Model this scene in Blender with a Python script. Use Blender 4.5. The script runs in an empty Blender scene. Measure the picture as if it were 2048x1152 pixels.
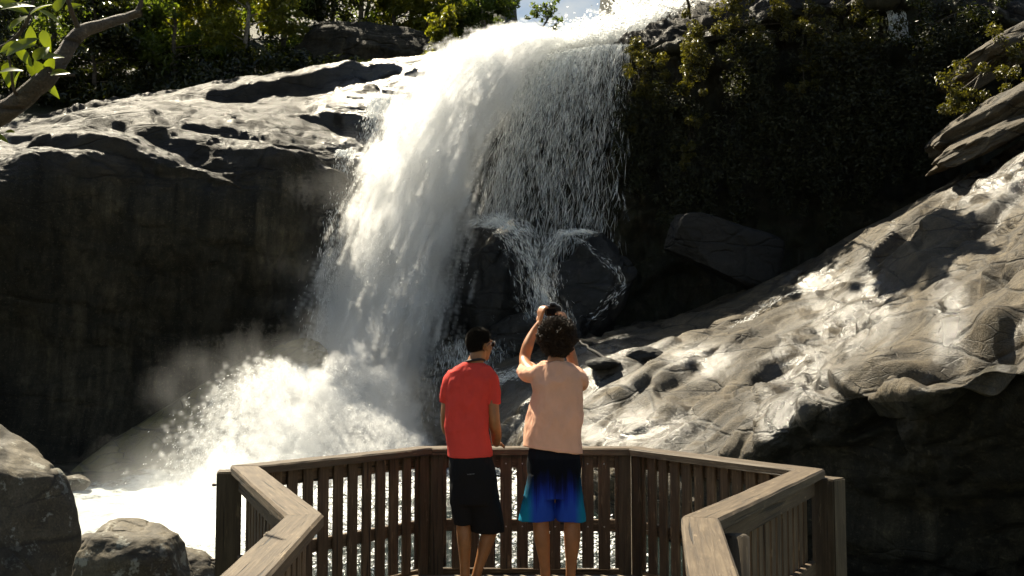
import bpy, bmesh, math, random
import numpy as np
from mathutils import Vector, Matrix, Quaternion

random.seed(7)
rng = np.random.default_rng(11)
R = math.radians
scene = bpy.context.scene
COL = scene.collection

# ------------------------------------------------------------------ camera model
F = 2000.0
PITCH = math.atan(124.0 / F)
CAM = np.array([0.0, 0.0, 1.64])
_cp, _sp = math.cos(PITCH), math.sin(PITCH)

def ray(px, py):
    x = (np.asarray(px, float) - 1024) / F
    y = (576 - np.asarray(py, float)) / F
    return np.stack(np.broadcast_arrays(x, _cp - y * _sp, _sp + y * _cp), -1)

def at(px, py, d):
    """survey point: sight line through a photo point, d metres ahead"""
    r = ray(px, py)
    return CAM + r * (np.asarray(d, float) / r[..., 1])[..., None]

def onz(px, py, z):
    r = ray(px, py)
    return CAM + r * ((z - CAM[2]) / r[..., 2])[..., None]

cam_data = bpy.data.cameras.new("camera")
cam_data.sensor_width = 36
cam_data.lens = 36 * F / 2048
cam_data.clip_end = 3000
cam_data.clip_start = 0.05
cam = bpy.data.objects.new("view_camera", cam_data)
cam.location = CAM
cam.rotation_euler = (math.pi / 2 + PITCH, 0, 0)
COL.objects.link(cam)
scene.camera = cam

# ------------------------------------------------------------------ helpers
def tag(o, label=None, cat=None, group=None, kind=None):
    if label: o["label"] = label
    if cat: o["category"] = cat
    if group: o["group"] = group
    if kind: o["kind"] = kind
    return o

def empty(name, loc, label=None, cat=None, group=None):
    o = bpy.data.objects.new(name, None)
    o.location = loc
    COL.objects.link(o)
    return tag(o, label, cat, group)

def par(child, parent):
    child.parent = parent
    child.matrix_parent_inverse = Matrix.Translation(-parent.location)
    return child

def mesh_np(name, verts, faces, mat, parent=None, smooth=True, loc=None, attrs=None):
    """faces: (n,k) int array with a constant k"""
    verts = np.asarray(verts, np.float32); faces = np.asarray(faces, np.int32)
    me = bpy.data.meshes.new(name)
    n, k = faces.shape
    me.vertices.add(len(verts)); me.vertices.foreach_set("co", verts.ravel())
    me.loops.add(n * k); me.loops.foreach_set("vertex_index", faces.ravel())
    me.polygons.add(n); me.polygons.foreach_set("loop_start", np.arange(0, n * k, k, dtype=np.int32))
    me.update(calc_edges=True)
    me.polygons.foreach_set("use_smooth", np.full(n, smooth, bool))
    for an, av in (attrs or {}).items():
        a = me.attributes.new(an, 'FLOAT', 'POINT'); a.data.foreach_set("value", np.asarray(av, np.float32))
    if mat: me.materials.append(mat)
    o = bpy.data.objects.new(name, me)
    COL.objects.link(o)
    if loc is not None: o.location = loc
    if parent: par(o, parent)
    return o

def mesh_bm(name, bm, mat, parent=None, smooth=False):
    me = bpy.data.meshes.new(name)
    bm.normal_update(); bm.to_mesh(me); bm.free()
    me.polygons.foreach_set("use_smooth", [smooth] * len(me.polygons))
    if mat: me.materials.append(mat)
    o = bpy.data.objects.new(name, me); COL.objects.link(o)
    if parent: par(o, parent)
    return o

# ------------------------------------------------------------------ numpy noise
_perm = np.random.default_rng(3).permutation(256)
_perm = np.concatenate([_perm, _perm])
_grad = np.random.default_rng(4).normal(size=(256, 3)); _grad /= np.linalg.norm(_grad, axis=1)[:, None]

def perlin(p):
    p = np.asarray(p, float)
    i = np.floor(p).astype(int); f = p - i; i &= 255
    u = f * f * f * (f * (f * 6 - 15) + 10)
    out = 0
    for dx in (0, 1):
        for dy in (0, 1):
            for dz in (0, 1):
                h = _perm[_perm[_perm[(i[..., 0] + dx) & 255] + ((i[..., 1] + dy) & 255)] + ((i[..., 2] + dz) & 255)]
                g = _grad[h]
                d = g[..., 0] * (f[..., 0] - dx) + g[..., 1] * (f[..., 1] - dy) + g[..., 2] * (f[..., 2] - dz)
                w = (u[..., 0] if dx else 1 - u[..., 0]) * (u[..., 1] if dy else 1 - u[..., 1]) * (u[..., 2] if dz else 1 - u[..., 2])
                out = out + w * d
    return out * 1.6

def fbm(p, oct=5, gain=0.5, lac=2.03):
    a, s, q = 1.0, 0, np.asarray(p, float)
    for k in range(oct):
        s = s + a * perlin(q + 17.3 * k); a *= gain; q = q * lac
    return s

def ridged(p, oct=5, gain=0.5):
    a, s, q = 1.0, 0, np.asarray(p, float)
    for k in range(oct):
        s = s + a * (1 - 2 * np.abs(perlin(q + 31.7 * k))); a *= gain; q = q * 2.07
    return s

def blocks(P, seed, jit=0.9):
    """fractured-rock relief: every Voronoi cell is a block with its own height and tilt, parted by joints"""
    P = np.asarray(P, float) + seed * 13.7; i0 = np.floor(P); shp = P.shape[:-1]
    f1 = np.full(shp, 9.0); f2 = np.full(shp, 9.0); hh = np.zeros(shp)
    for dx in (-1, 0, 1):
        for dy in (-1, 0, 1):
            for dz in (-1, 0, 1):
                c = i0 + np.array([dx, dy, dz]); ci = c.astype(int) & 255
                h = _perm[_perm[_perm[ci[..., 0]] + ci[..., 1]] + ci[..., 2]]
                off = 0.5 + jit * 0.5 * _grad[h]; r = P - (c + off); d = np.sqrt((r * r).sum(-1))
                val = h1(h * 1.7 + 0.3) + (r * _grad[(h + 91) & 255]).sum(-1) * 0.9
                m = d < f1
                f2 = np.where(m, f1, np.minimum(f2, d)); hh = np.where(m, val, hh); f1 = np.where(m, d, f1)
    return hh, f2 - f1

def h1(n):
    x = np.sin(np.asarray(n, float) * 127.1) * 43758.5453
    return x - np.floor(x)

def sstep(a, b, x):
    t = np.clip((x - a) / (b - a), 0, 1)
    return t * t * (3 - 2 * t)

# ------------------------------------------------------------------ material helpers
class NT:
    def __init__(s, name):
        s.m = bpy.data.materials.new(name); s.m.use_nodes = True
        s.t = s.m.node_tree; s.t.nodes.clear()
        s.out = s.n('ShaderNodeOutputMaterial')
    def n(s, typ, **kw):
        nd = s.t.nodes.new(typ)
        for k, v in kw.items():
            if k.startswith('_'): setattr(nd, k[1:], v)
            else:
                key = int(k[1:]) if k[0] == 'i' and k[1:].isdigit() else k.replace('__', ' ')
                if isinstance(v, bpy.types.NodeSocket): s.t.links.new(v, nd.inputs[key])
                else:
                    if nd.inputs[key].type == 'RGBA' and len(v) == 3: v = (*v, 1)
                    nd.inputs[key].default_value = v
        return nd
    def surf(s, sock): s.t.links.new(sock, s.out.inputs['Surface']); return s.m
    def coord(s, w='Object'): return s.n('ShaderNodeTexCoord').outputs[w]
    def mapping(s, v, scale=(1, 1, 1), rot=(0, 0, 0), loc=(0, 0, 0)):
        return s.n('ShaderNodeMapping', Vector=v, Scale=scale, Rotation=rot, Location=loc).outputs[0]
    def noise(s, v, scale, detail=5, rough=0.55, dist=0.0, out='Fac'):
        return s.n('ShaderNodeTexNoise', Vector=v, Scale=scale, Detail=detail, Roughness=rough, Distortion=dist).outputs[out]
    def ramp(s, fac, stops, interp='LINEAR'):
        r = s.n('ShaderNodeValToRGB', Fac=fac); cr = r.color_ramp; cr.interpolation = interp
        while len(cr.elements) < len(stops): cr.elements.new(0.5)
        for e, (p, c) in zip(cr.elements, stops):
            e.position = p; e.color = (c, c, c, 1) if isinstance(c, (int, float)) else (*c, 1)
        return r.outputs[0]
    def mix(s, fac, a, b, mode='MIX'):
        nd = s.n('ShaderNodeMix', _data_type='RGBA', _blend_type=mode)
        for k, v in ((0, fac), (6, a), (7, b)):
            if isinstance(v, bpy.types.NodeSocket): s.t.links.new(v, nd.inputs[k])
            else: nd.inputs[k].default_value = (*v, 1) if isinstance(v, tuple) else v
        return nd.outputs[2]
    def math(s, op, a, b=0.0, c=0.0):
        return s.n('ShaderNodeMath', _operation=op, i0=a, i1=b, i2=c).outputs[0]
    def bump(s, h, strength=0.5, dist=0.05, normal=None):
        nd = s.n('ShaderNodeBump', Height=h, Strength=strength, Distance=dist)
        if normal: s.t.links.new(normal, nd.inputs['Normal'])
        return nd.outputs[0]
    def attr(s, name): return s.n('ShaderNodeAttribute', _attribute_name=name).outputs['Fac']

def rock_material(name, dark, mid, light, wet=0.0, bump=0.6, moss=None, stain=0.5, scale=1.0, lichen=0.0, crack=0.8, crack_rot=(0, 0.2, 0), grain=None, spec=0.5, coat_r=0.16, crack_amt=0.75, lay_b=0.7):
    t = NT(name); v = t.coord('Object')
    n1 = t.noise(v, 0.35 * scale, 6, 0.6, 0.4)
    n2 = t.noise(v, 3.0 * scale, 8, 0.65)
    grain_ = t.noise(v, 28.0 * scale, 3, 0.7)
    gv = t.mapping(t.mapping(v, (1, 1, 1), grain or (0, 0.2, 0)), (0.16, 0.8, 1.0))
    lay = t.noise(gv, 3.2 * scale, 7, 0.68, 0.25)
    c = t.ramp(t.math('ADD', t.math('MULTIPLY', n1, 0.42), t.math('ADD', t.math('MULTIPLY', n2, 0.24), t.math('MULTIPLY', lay, 0.34))), [(0.36, dark), (0.5, mid), (0.63, light)])
    streak = t.noise(t.mapping(v, (1.1, 1.1, 0.06)), 1.3, 5, 0.6, 0.3)
    c = t.mix(t.math('MULTIPLY', t.ramp(streak, [(0.48, 0.0), (0.62, 1.0)]), stain), c, tuple(x * 0.35 for x in dark))
    run = t.noise(gv, 1.1 * scale, 5, 0.6, 0.4)
    c = t.mix(t.math('MULTIPLY', t.ramp(run, [(0.50, 0.0), (0.60, 1.0)]), 0.6), c, tuple(x * 0.8 for x in dark))
    speck = t.ramp(t.noise(v, 11.0 * scale, 5, 0.75), [(0.57, 0.0), (0.63, 1.0)])
    c = t.mix(t.math('MULTIPLY', speck, 0.35), c, tuple(min(1, x * 1.5) for x in light))
    c = t.mix(0.45, c, t.ramp(grain_, [(0.3, 0.05), (0.7, 0.95)]), 'OVERLAY')
    if lichen:
        lm = t.ramp(t.noise(v, 2.2 * scale, 7, 0.7), [(0.56, 0.0), (0.61, 1.0)])
        c = t.mix(t.math('MULTIPLY', lm, lichen), c, (0.42, 0.42, 0.36))
    if moss:
        ms = t.math('MULTIPLY', t.attr('moss'), t.ramp(t.noise(v, 1.2, 6, 0.7), [(0.35, 0.0), (0.55, 1.0)]))
        c = t.mix(ms, c, moss)
    # joints and hairline cracks, their shadow darkened into the colour
    wv = t.n('ShaderNodeVectorMath', _operation='ADD', i0=v, i1=t.n('ShaderNodeVectorMath', _operation='SCALE', i0=t.noise(v, 0.8 * scale, 5, 0.6, out='Color'), Scale=0.35 / scale).outputs[0]).outputs[0]
    cr1 = t.n('ShaderNodeTexVoronoi', _feature='DISTANCE_TO_EDGE', Vector=t.mapping(wv, (0.28, 0.28, 0.9), crack_rot), Scale=crack * scale).outputs['Distance']
    cr2 = t.n('ShaderNodeTexVoronoi', _feature='DISTANCE_TO_EDGE', Vector=t.mapping(wv, (0.4, 0.4, 1.5), crack_rot), Scale=crack * 2.7 * scale).outputs['Distance']
    gate = t.ramp(t.noise(v, 0.5 * scale, 3), [(0.44, 0.0), (0.56, 1.0)])
    c1 = t.ramp(cr1, [(0.0, 0.0), (0.035, 1.0)]); c2 = t.math('MAXIMUM', t.ramp(cr2, [(0.0, 0.0), (0.03, 1.0)]), gate)
    cc = t.math('MINIMUM', c1, c2)
    c = t.mix(t.math('MULTIPLY_ADD', cc, -crack_amt, crack_amt), c, tuple(x * 0.3 for x in dark))
    # wetness: patches and down-running films
    w = t.math('MULTIPLY', t.attr('wet'), t.ramp(t.noise(v, 0.9, 6, 0.65, 0.5), [(0.40, 0.0), (0.50, 1.0)]))
    w = t.math('MINIMUM', t.math('ADD', w, wet), 1.0)
    c = t.mix(w, c, t.mix(1.0, c, (0.5, 0.5, 0.5), 'MULTIPLY'))
    rough = t.math('MULTIPLY_ADD', w, -0.55, 0.78)
    hgt = t.math('ADD', t.math('MULTIPLY', n2, 0.9), t.math('MULTIPLY', grain_, 0.4))
    hgt = t.math('ADD', hgt, t.math('MULTIPLY', t.noise(v, 9 * scale, 6, 0.7), 0.45))
    hgt = t.math('ADD', hgt, t.math('MULTIPLY', cc, crack_amt))
    hgt = t.math('ADD', hgt, t.math('MULTIPLY', lay, lay_b))
    nb = t.bump(hgt, bump, 0.10 / scale)
    b = t.n('ShaderNodeBsdfPrincipled', Base__Color=c, Roughness=rough, Normal=nb)
    b.inputs['Specular IOR Level'].default_value = spec
    # thin film of water: a clear glossy layer where wet
    ripple = t.bump(t.noise(v, 16.0, 4, 0.7), 0.6, 0.06)
    t.t.links.new(w, b.inputs['Coat Weight'])
    b.inputs['Coat Roughness'].default_value = coat_r
    t.t.links.new(ripple, b.inputs['Coat Normal'])
    return t.surf(b.outputs[0])

def wood_material(name, dark, mid, light, bump=0.5):
    t = NT(name); v = t.coord('Object')
    rnd = t.n('ShaderNodeObjectInfo').outputs['Random']
    off = t.n('ShaderNodeCombineXYZ', X=t.math('MULTIPLY', rnd, 37.0), Y=t.math('MULTIPLY', rnd, 11.0)).outputs[0]
    v = t.n('ShaderNodeVectorMath', _operation='ADD', i0=v, i1=off).outputs[0]
    g = t.noise(t.mapping(v, (1.2, 26, 26)), 2.2, 7, 0.6, 0.6)
    g2 = t.noise(t.mapping(v, (2.5, 9, 9)), 1.4, 6, 0.65, 0.3)
    f = t.math('ADD', t.math('MULTIPLY', g, 0.55), t.math('MULTIPLY', g2, 0.45))
    c = t.ramp(f, [(0.34, dark), (0.5, mid), (0.66, light)])
    c = t.mix(t.math('MULTIPLY', rnd, 0.45), c, tuple(x * 0.55 for x in mid))
    peel = t.ramp(t.noise(t.mapping(v, (3, 16, 16)), 1.8, 6, 0.7), [(0.60, 0.0), (0.66, 1.0)])
    c = t.mix(t.math('MULTIPLY', peel, 0.6), c, tuple(min(1, x * 1.5) for x in light))
    crack = t.ramp(t.noise(t.mapping(v, (0.7, 34, 34)), 1.5, 3, 0.5), [(0.33, 0.0), (0.40, 1.0)])
    c = t.mix(t.math('SUBTRACT', 1.0, crack), c, tuple(x * 0.3 for x in dark))
    nb = t.bump(t.math('ADD', f, t.math('MULTIPLY', crack, 0.5)), bump, 0.006)
    b = t.n('ShaderNodeBsdfPrincipled', Base__Color=c, Roughness=0.72, Normal=nb)
    return t.surf(b.outputs[0])

def plain(name, col, rough=0.6, metal=0.0, noise=0.15, scale=40, spec=0.5):
    t = NT(name); v = t.coord('Object')
    c = t.mix(t.ramp(t.noise(v, scale, 4), [(0.35, 0.0), (0.65, 1.0)]), tuple(x * (1 - noise) for x in col), tuple(min(1, x * (1 + noise)) for x in col))
    b = t.n('ShaderNodeBsdfPrincipled', Base__Color=c, Roughness=rough, Metallic=metal)
    b.inputs['Specular IOR Level'].default_value = spec
    return t.surf(b.outputs[0])

def leaf_material(name, cols, trans=0.45, gloss=0.35):
    t = NT(name)
    rnd = t.n('ShaderNodeNewGeometry').outputs['Random Per Island']
    n = len(cols)
    c = t.ramp(rnd, [(k / max(1, n - 1), cc) for k, cc in enumerate(cols)])
    c = t.mix(0.35, c, t.mix(t.noise(t.coord('Object'), 0.8, 3), tuple(x * 0.5 for x in cols[0]), cols[-1]))
    b = t.n('ShaderNodeBsdfPrincipled', Base__Color=c, Roughness=gloss)
    b.inputs['Specular IOR Level'].default_value = 0.5
    tr = t.n('ShaderNodeBsdfTranslucent', Color=t.mix(1.0, c, (2.2, 2.2, 0.7), 'MULTIPLY'))
    mx = t.n('ShaderNodeMixShader', i0=trans, i1=b.outputs[0], i2=tr.outputs[0])
    return t.surf(mx.outputs[0])

def water_spray_material(name, alpha=1.0, col=(0.97, 0.98, 0.98)):
    t = NT(name)
    d = t.n('ShaderNodeBsdfDiffuse', Color=(*col, 1))
    tr = t.n('ShaderNodeBsdfTranslucent', Color=(*col, 1))
    s = t.n('ShaderNodeMixShader', i0=0.6, i1=d.outputs[0], i2=tr.outputs[0]).outputs[0]
    if alpha < 1:
        s = t.n('ShaderNodeMixShader', i0=alpha, i1=t.n('ShaderNodeBsdfTransparent').outputs[0], i2=s).outputs[0]
    return t.surf(s)

# ------------------------------------------------------------------ light
SUN_EL, SUN_AZ = R(54), R(-36)            # azimuth from +Y towards +X
SUNV = Vector((math.sin(SUN_AZ) * math.cos(SUN_EL), math.cos(SUN_AZ) * math.cos(SUN_EL), math.sin(SUN_EL)))
sun = bpy.data.lights.new("sun", 'SUN'); sun.energy = 5.0; sun.angle = R(0.5); sun.color = (1.0, 0.895, 0.69)
so = bpy.data.objects.new("sun_lamp", sun); COL.objects.link(so)
so.rotation_euler = SUNV.to_track_quat('Z', 'Y').to_euler(); so.location = (0, 0, 60)

world = bpy.data.worlds.new("World"); scene.world = world; world.use_nodes = True
wt = world.node_tree; wt.nodes.clear()
wo = wt.nodes.new('ShaderNodeOutputWorld'); bg = wt.nodes.new('ShaderNodeBackground')
sky = wt.nodes.new('ShaderNodeTexSky'); sky.sky_type = 'NISHITA'; sky.sun_disc = False; sky.dust_density = 0.25
sky.sun_elevation = SUN_EL; sky.sun_rotation = SUN_AZ
tc = wt.nodes.new('ShaderNodeTexCoord'); mp = wt.nodes.new('ShaderNodeMapping'); mp.inputs['Scale'].default_value = (3, 3, 6)
cn = wt.nodes.new('ShaderNodeTexNoise'); cn.inputs['Scale'].default_value = 1.6; cn.inputs['Detail'].default_value = 7
cr = wt.nodes.new('ShaderNodeValToRGB'); cr.color_ramp.elements[0].position = 0.55; cr.color_ramp.elements[1].position = 0.72
mx = wt.nodes.new('ShaderNodeMix'); mx.data_type = 'RGBA'; mx.inputs[7].default_value = (7, 7.3, 7.6, 1)
L = wt.links.new
L(tc.outputs['Generated'], mp.inputs[0]); L(mp.outputs[0], cn.inputs['Vector']); L(cn.outputs['Fac'], cr.inputs[0])
L(cr.outputs[0], mx.inputs[0]); L(sky.outputs[0], mx.inputs[6]); 
tint = wt.nodes.new('ShaderNodeMix'); tint.data_type = 'RGBA'; tint.blend_type = 'MULTIPLY'; tint.inputs[0].default_value = 1.0; tint.inputs[7].default_value = (1.0, 0.93, 0.80, 1)
L(mx.outputs[2], tint.inputs[6]); L(tint.outputs[2], bg.inputs[0]); L(bg.outputs[0], wo.inputs[0])
bg.inputs[1].default_value = 0.05

scene.view_settings.view_transform = 'Standard'; scene.view_settings.look = 'None'
scene.view_settings.exposure = 1.35; scene.view_settings.gamma = 1.0
scene.cycles.max_bounces = 8; scene.cycles.diffuse_bounces = 5; scene.cycles.transparent_max_bounces = 40
scene.cycles.volume_bounces = 4; scene.cycles.volume_step_rate = 1.0; scene.cycles.volume_max_steps = 256
scene.cycles.glossy_bounces = 2; scene.cycles.transmission_bounces = 5
scene.cycles.caustics_reflective = False; scene.cycles.caustics_refractive = False
scene.cycles.use_denoising = True
scene.cycles.use_adaptive_sampling = True; scene.cycles.adaptive_threshold = 0.04; scene.cycles.adaptive_min_samples = 16
scene.cycles.sample_clamp_indirect = 4.0

# ------------------------------------------------------------------ rock masses
def interp_grid(C, nr, nc, power=None):
    """Catmull-Rom upsample of a control grid (r,c,3) to (nr,nc,3)"""
    def up(A, n):
        m = len(A); t = np.linspace(0, m - 1, n); i = np.minimum(t.astype(int), m - 2); f = (t - i)
        P = np.concatenate([[2 * A[0] - A[1]], A, [2 * A[-1] - A[-2]]])
        p0, p1, p2, p3 = P[i], P[i + 1], P[i + 2], P[i + 3]
        sh = (-1,) + (1,) * (A.ndim - 1); f = f.reshape(sh)
        return 0.5 * (2 * p1 + (p2 - p0) * f + (2 * p0 - 5 * p1 + 4 * p2 - p3) * f ** 2 + (3 * p1 - p0 - 3 * p2 + p3) * f ** 3)
    A = up(np.asarray(C, float), nr)
    return np.swapaxes(up(np.swapaxes(A, 0, 1), nc), 0, 1)

def grid_normals(P):
    du = np.gradient(P, axis=1); dv = np.gradient(P, axis=0)
    n = np.cross(dv, du); n /= np.linalg.norm(n, axis=-1, keepdims=True) + 1e-9
    return n

def strata(P, nb, thick, warp, seed, sharp=0.18):
    """bedded relief: each layer steps in or out by its own amount along a bedding normal"""
    nb = np.asarray(nb, float); nb /= np.linalg.norm(nb)
    q = (P @ nb) / thick + warp * fbm(P * 0.12 + seed, 4) + 0.07 * fbm(P * 0.7 + seed, 3)
    i = np.floor(q); f = q - i
    a, b = h1(i + seed), h1(i + 1 + seed)
    # the plane of each layer varies along its length, so ledges fade in and out
    fade = np.clip(0.5 + 1.1 * fbm(P * 0.22 + 3.1 * seed, 3), 0, 1)
    return (a + (b - a) * sstep(1 - sharp, 1, f) - 0.5) * fade

def cracks(P, scale, seed, width=0.05, stretch=(1, 1, 1)):
    q = P * np.asarray(stretch) * scale
    n = perlin(q + seed) + 0.35 * perlin(q * 2.3 + seed + 9)
    gate = sstep(-0.1, 0.25, perlin(q * 0.6 + seed + 40))
    return -np.exp(-(n / width) ** 2) * gate

def faces_grid(nr, nc):
    i = np.arange(nr * nc).reshape(nr, nc)
    return np.stack([i[:-1, :-1], i[1:, :-1], i[1:, 1:], i[:-1, 1:]], -1).reshape(-1, 4)

def rock_sheet(name, ctrl, nr, nc, mat, relief, wet=None, moss=None, toward=None, label=None, cat=None, kind='structure', parent=None):
    C = np.array([[at(*c) for c in row] for row in ctrl])
    P = interp_grid(C, nr, nc)
    N = grid_normals(P)
    if np.mean(np.sum(N * (CAM - P), -1)) < 0: N = -N
    uv = np.stack(np.meshgrid(np.linspace(0, 1, nc), np.linspace(0, 1, nr)), -1)
    P = P + N * relief(P, N, uv)[..., None]
    N2 = grid_normals(P)
    f = faces_grid(nr, nc)
    if np.mean(np.sum(N2 * (CAM - P), -1)) < 0: f = f[:, ::-1]
    attrs = {'wet': (wet(P, uv) if wet else np.zeros(P.shape[:2])).ravel(), 'moss': (moss(P, uv) if moss else np.zeros(P.shape[:2])).ravel()}
    o = mesh_np(name, P.reshape(-1, 3), f, mat, parent, True, attrs=attrs)
    tag(o, label, cat, kind=kind)
    return o, P

M_LEDGE = rock_material("granite_ledge", (0.008, 0.006, 0.0036), (0.020, 0.016, 0.010), (0.040, 0.032, 0.020), bump=0.7, stain=0.55, crack=1.0, spec=0.3)
M_DARK = rock_material("shade_darkened_wet_cliff", (0.009, 0.008, 0.005), (0.026, 0.022, 0.0135), (0.075, 0.062, 0.038), bump=0.7, stain=0.7, moss=(0.014, 0.016, 0.004), spec=0.25, grain=(0, 1.45, 0), crack=0.4, crack_amt=0.3)  # rock colour darkened to deepen the shade on the cliff faces
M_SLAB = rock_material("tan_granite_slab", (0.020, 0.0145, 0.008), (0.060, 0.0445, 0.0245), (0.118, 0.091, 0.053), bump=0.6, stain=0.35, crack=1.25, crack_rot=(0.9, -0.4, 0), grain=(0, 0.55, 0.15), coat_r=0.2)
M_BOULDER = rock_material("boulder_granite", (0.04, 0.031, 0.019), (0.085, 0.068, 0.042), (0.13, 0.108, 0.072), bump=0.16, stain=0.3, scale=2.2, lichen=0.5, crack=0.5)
M_MOSSY = rock_material("mossy_rock", (0.02, 0.016, 0.008), (0.05, 0.039, 0.02), (0.10, 0.08, 0.044), bump=0.7, stain=0.4, moss=(0.065, 0.055, 0.006), wet=0.2)
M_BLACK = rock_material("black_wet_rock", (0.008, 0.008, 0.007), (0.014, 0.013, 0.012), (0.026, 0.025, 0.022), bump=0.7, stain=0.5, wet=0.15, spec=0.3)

# --- left cliff: sunlit sloping ledge on top, shaded face below
px = [-260, -60, 80, 200, 320, 440, 560, 680, 800, 920, 1040]
ridge = [300, 252, 236, 212, 186, 170, 155, 141, 128, 116, 104]
mid = [330, 285, 262, 248, 232, 222, 208, 196, 182, 172, 170]
brow = [380, 330, 312, 318, 318, 330, 318, 300, 262, 250, 240]
lip = [430, 375, 352, 362, 385, 392, 380, 350, 300, 300, 300]
dR = [41, 43, 44.5, 46, 47, 48, 48.5, 49, 49, 49, 49]
dB = [35, 36.5, 37, 37.5, 38, 38.5, 39.5, 41, 43, 44.5, 45]
ctrl = []
ctrl.append([(x, y + 6, d + 9) for x, y, d in zip(px, ridge, dR)])
ctrl.append([(x, y, d) for x, y, d in zip(px, ridge, dR)])
ctrl.append([(x, y, (d + e) / 2 - .3) for x, y, d, e in zip(px, mid, dR, dB)])
ctrl.append([(x, y, e) for x, y, e in zip(px, brow, dB)])
ctrl.append([(x, y, e - 1.0) for x, y, e in zip(px, lip, dB)])
ctrl.append([(x, y + 65, e - 1.1) for x, y, e in zip(px, lip, dB)])
ctrl.append([(x, 560, e - .3) for x, e in zip(px, dB)])
ctrl.append([(x, 720, e + 0.5) for x, e in zip(px, dB)])
ctrl.append([(x, 860, e + 0.2) for x, e in zip(px, dB)])
ctrl.append([(x, 990, e - 0.6) for x, e in zip(px, dB)])

def relief_left(P, N, uv):
    up = sstep(0.46, 0.36, uv[..., 1])
    br = np.exp(-((uv[..., 1] - 0.36) / 0.07) ** 2)
    B = P @ np.array([[.97, 0, -.22], [0, .98, .15], [.22, -.15, .96]]).T
    Bw = B + 0.4 * np.stack([fbm(P * 0.4 + 2, 3), fbm(P * 0.4 + 22, 3), fbm(P * 0.4 + 42, 3)], -1)
    r = 0.55 * strata(P, (-0.20, 0.10, 1), 1.1, 0.5, 5.0, 0.25) * (0.25 + up)
    for sc, amp, sd in (((0.07, 0.20, 0.6), 0.42, 11), ((0.22, 0.5, 1.5), 0.13, 13)):
        h, gap = blocks(Bw * np.array(sc), sd)
        r += (0.25 + 0.5 * up + 0.6 * br) * amp * ((h - 0.45) * sstep(0, 0.2, gap) - 0.12 * (1 - sstep(0, 0.08, gap)))
    r += 0.4 * fbm(P * 0.10, 3) + 0.05 * fbm(P * np.array([0.6, 0.8, 1.6]), 4) * (0.4 + up + br)
    r += 0.05 * br * ridged(P * np.array([1.0, 1.2, 2.5]), 4)
    r += (1 - up) * 0.40 * fbm(P * np.array([0.5, 0.5, 0.07]), 4)
    return r * sstep(0, 0.08, uv[..., 1])
left_cliff, _ = rock_sheet("left_cliff", ctrl, 420, 560, M_LEDGE, relief_left,
    wet=lambda P, uv: np.clip(sstep(0.62, 0.8, uv[..., 0]) * 0.95 + 0.12 + 0 * uv[..., 1], 0, 1) * sstep(0.5, 0.4, uv[..., 1]),
    label="broad granite cliff left of the waterfall, sunlit layered ledge over a dark face", cat="cliff", kind='structure')
# face under the brow: rock colour darkened for its shade, by height band
left_cliff.data.materials.append(M_DARK)
fi = np.arange(len(left_cliff.data.polygons)); row = fi // 559; colx = fi % 559
nz = perlin(np.stack([colx * 0.02, row * 0.03, colx * 0], -1)) * 22 + perlin(np.stack([colx * 0.1, row * 0.13, colx * 0 + 5], -1)) * 9
left_cliff.data.polygons.foreach_set("material_index", ((row + nz) > 420 * (0.395 + 0.03 * np.sin(colx / 70.0))).astype(np.int32))

# --- right cliff: tall shaded wall behind the greenery
px = [960, 1080, 1180, 1260, 1340, 1440, 1560, 1700, 1820, 1940, 2080, 2240]
top = [120, 96, 88, 70, 40, 2, -40, -60, -70, -50, -20, 20]
face = [170, 140, 122, 100, 86, 60, 20, 0, -10, 10, 40, 80]
base = [760, 720, 690, 670, 650, 620, 590, 545, 490, 440, 400, 360]
dT = [47, 46, 45, 44.5, 44, 43.5, 43, 42.5, 42, 41, 40, 39]
ctrl = [[(x, y - (4 if x > 1150 else -10), d + 14) for x, y, d in zip(px, top, dT)],
        [(x, y, d + 2.6) for x, y, d in zip(px, top, dT)],
        [(x, y, d) for x, y, d in zip(px, face, dT)],
        [(x, y + 45, d + 0.4) for x, y, d in zip(px, face, dT)],
        [(x, y * .65 + b * .35, d + 1.2) for x, y, b, d in zip(px, face, base, dT)],
        [(x, y * .3 + b * .7, d + 1.0) for x, y, b, d in zip(px, face, base, dT)],
        [(x, b, d - 0.6) for x, b, d in zip(px, base, dT)],
        [(x, b + 130, d - 2.0) for x, b, d in zip(px, base, dT)],
        [(x, b + 330, d - 3.0) for x, b, d in zip(px, base, dT)]]
def relief_right(P, N, uv):
    r = 0.6 * strata(P, (-0.35, 0.1, 1), 1.6, 1.3, 21.0) + 0.8 * fbm(P * 0.2 + 7, 4) + 0.25 * fbm(P * 0.8 + 3, 4)
    r += 0.3 * fbm(P * np.array([0.8, 0.8, 0.1]) + 11, 4) + 0.3 * cracks(P, 0.3, 12.0, 0.05)
    return r * sstep(0, 0.12, uv[..., 1])
right_cliff, _ = rock_sheet("right_cliff", ctrl, 300, 340, M_DARK, relief_right,
    wet=lambda P, uv: np.full(P.shape[:2], 0.1), moss=lambda P, uv: 0.6 + 0 * uv[..., 0],
    label="tall dark cliff wall hung with shrubs right of the waterfall", cat="cliff", kind='structure')
right_cliff.data.materials.append(M_LEDGE)
fi = np.arange(len(right_cliff.data.polygons)); row = fi // 339
right_cliff.data.polygons.foreach_set("material_index", (row < 300 * 0.235).astype(np.int32))

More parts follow.
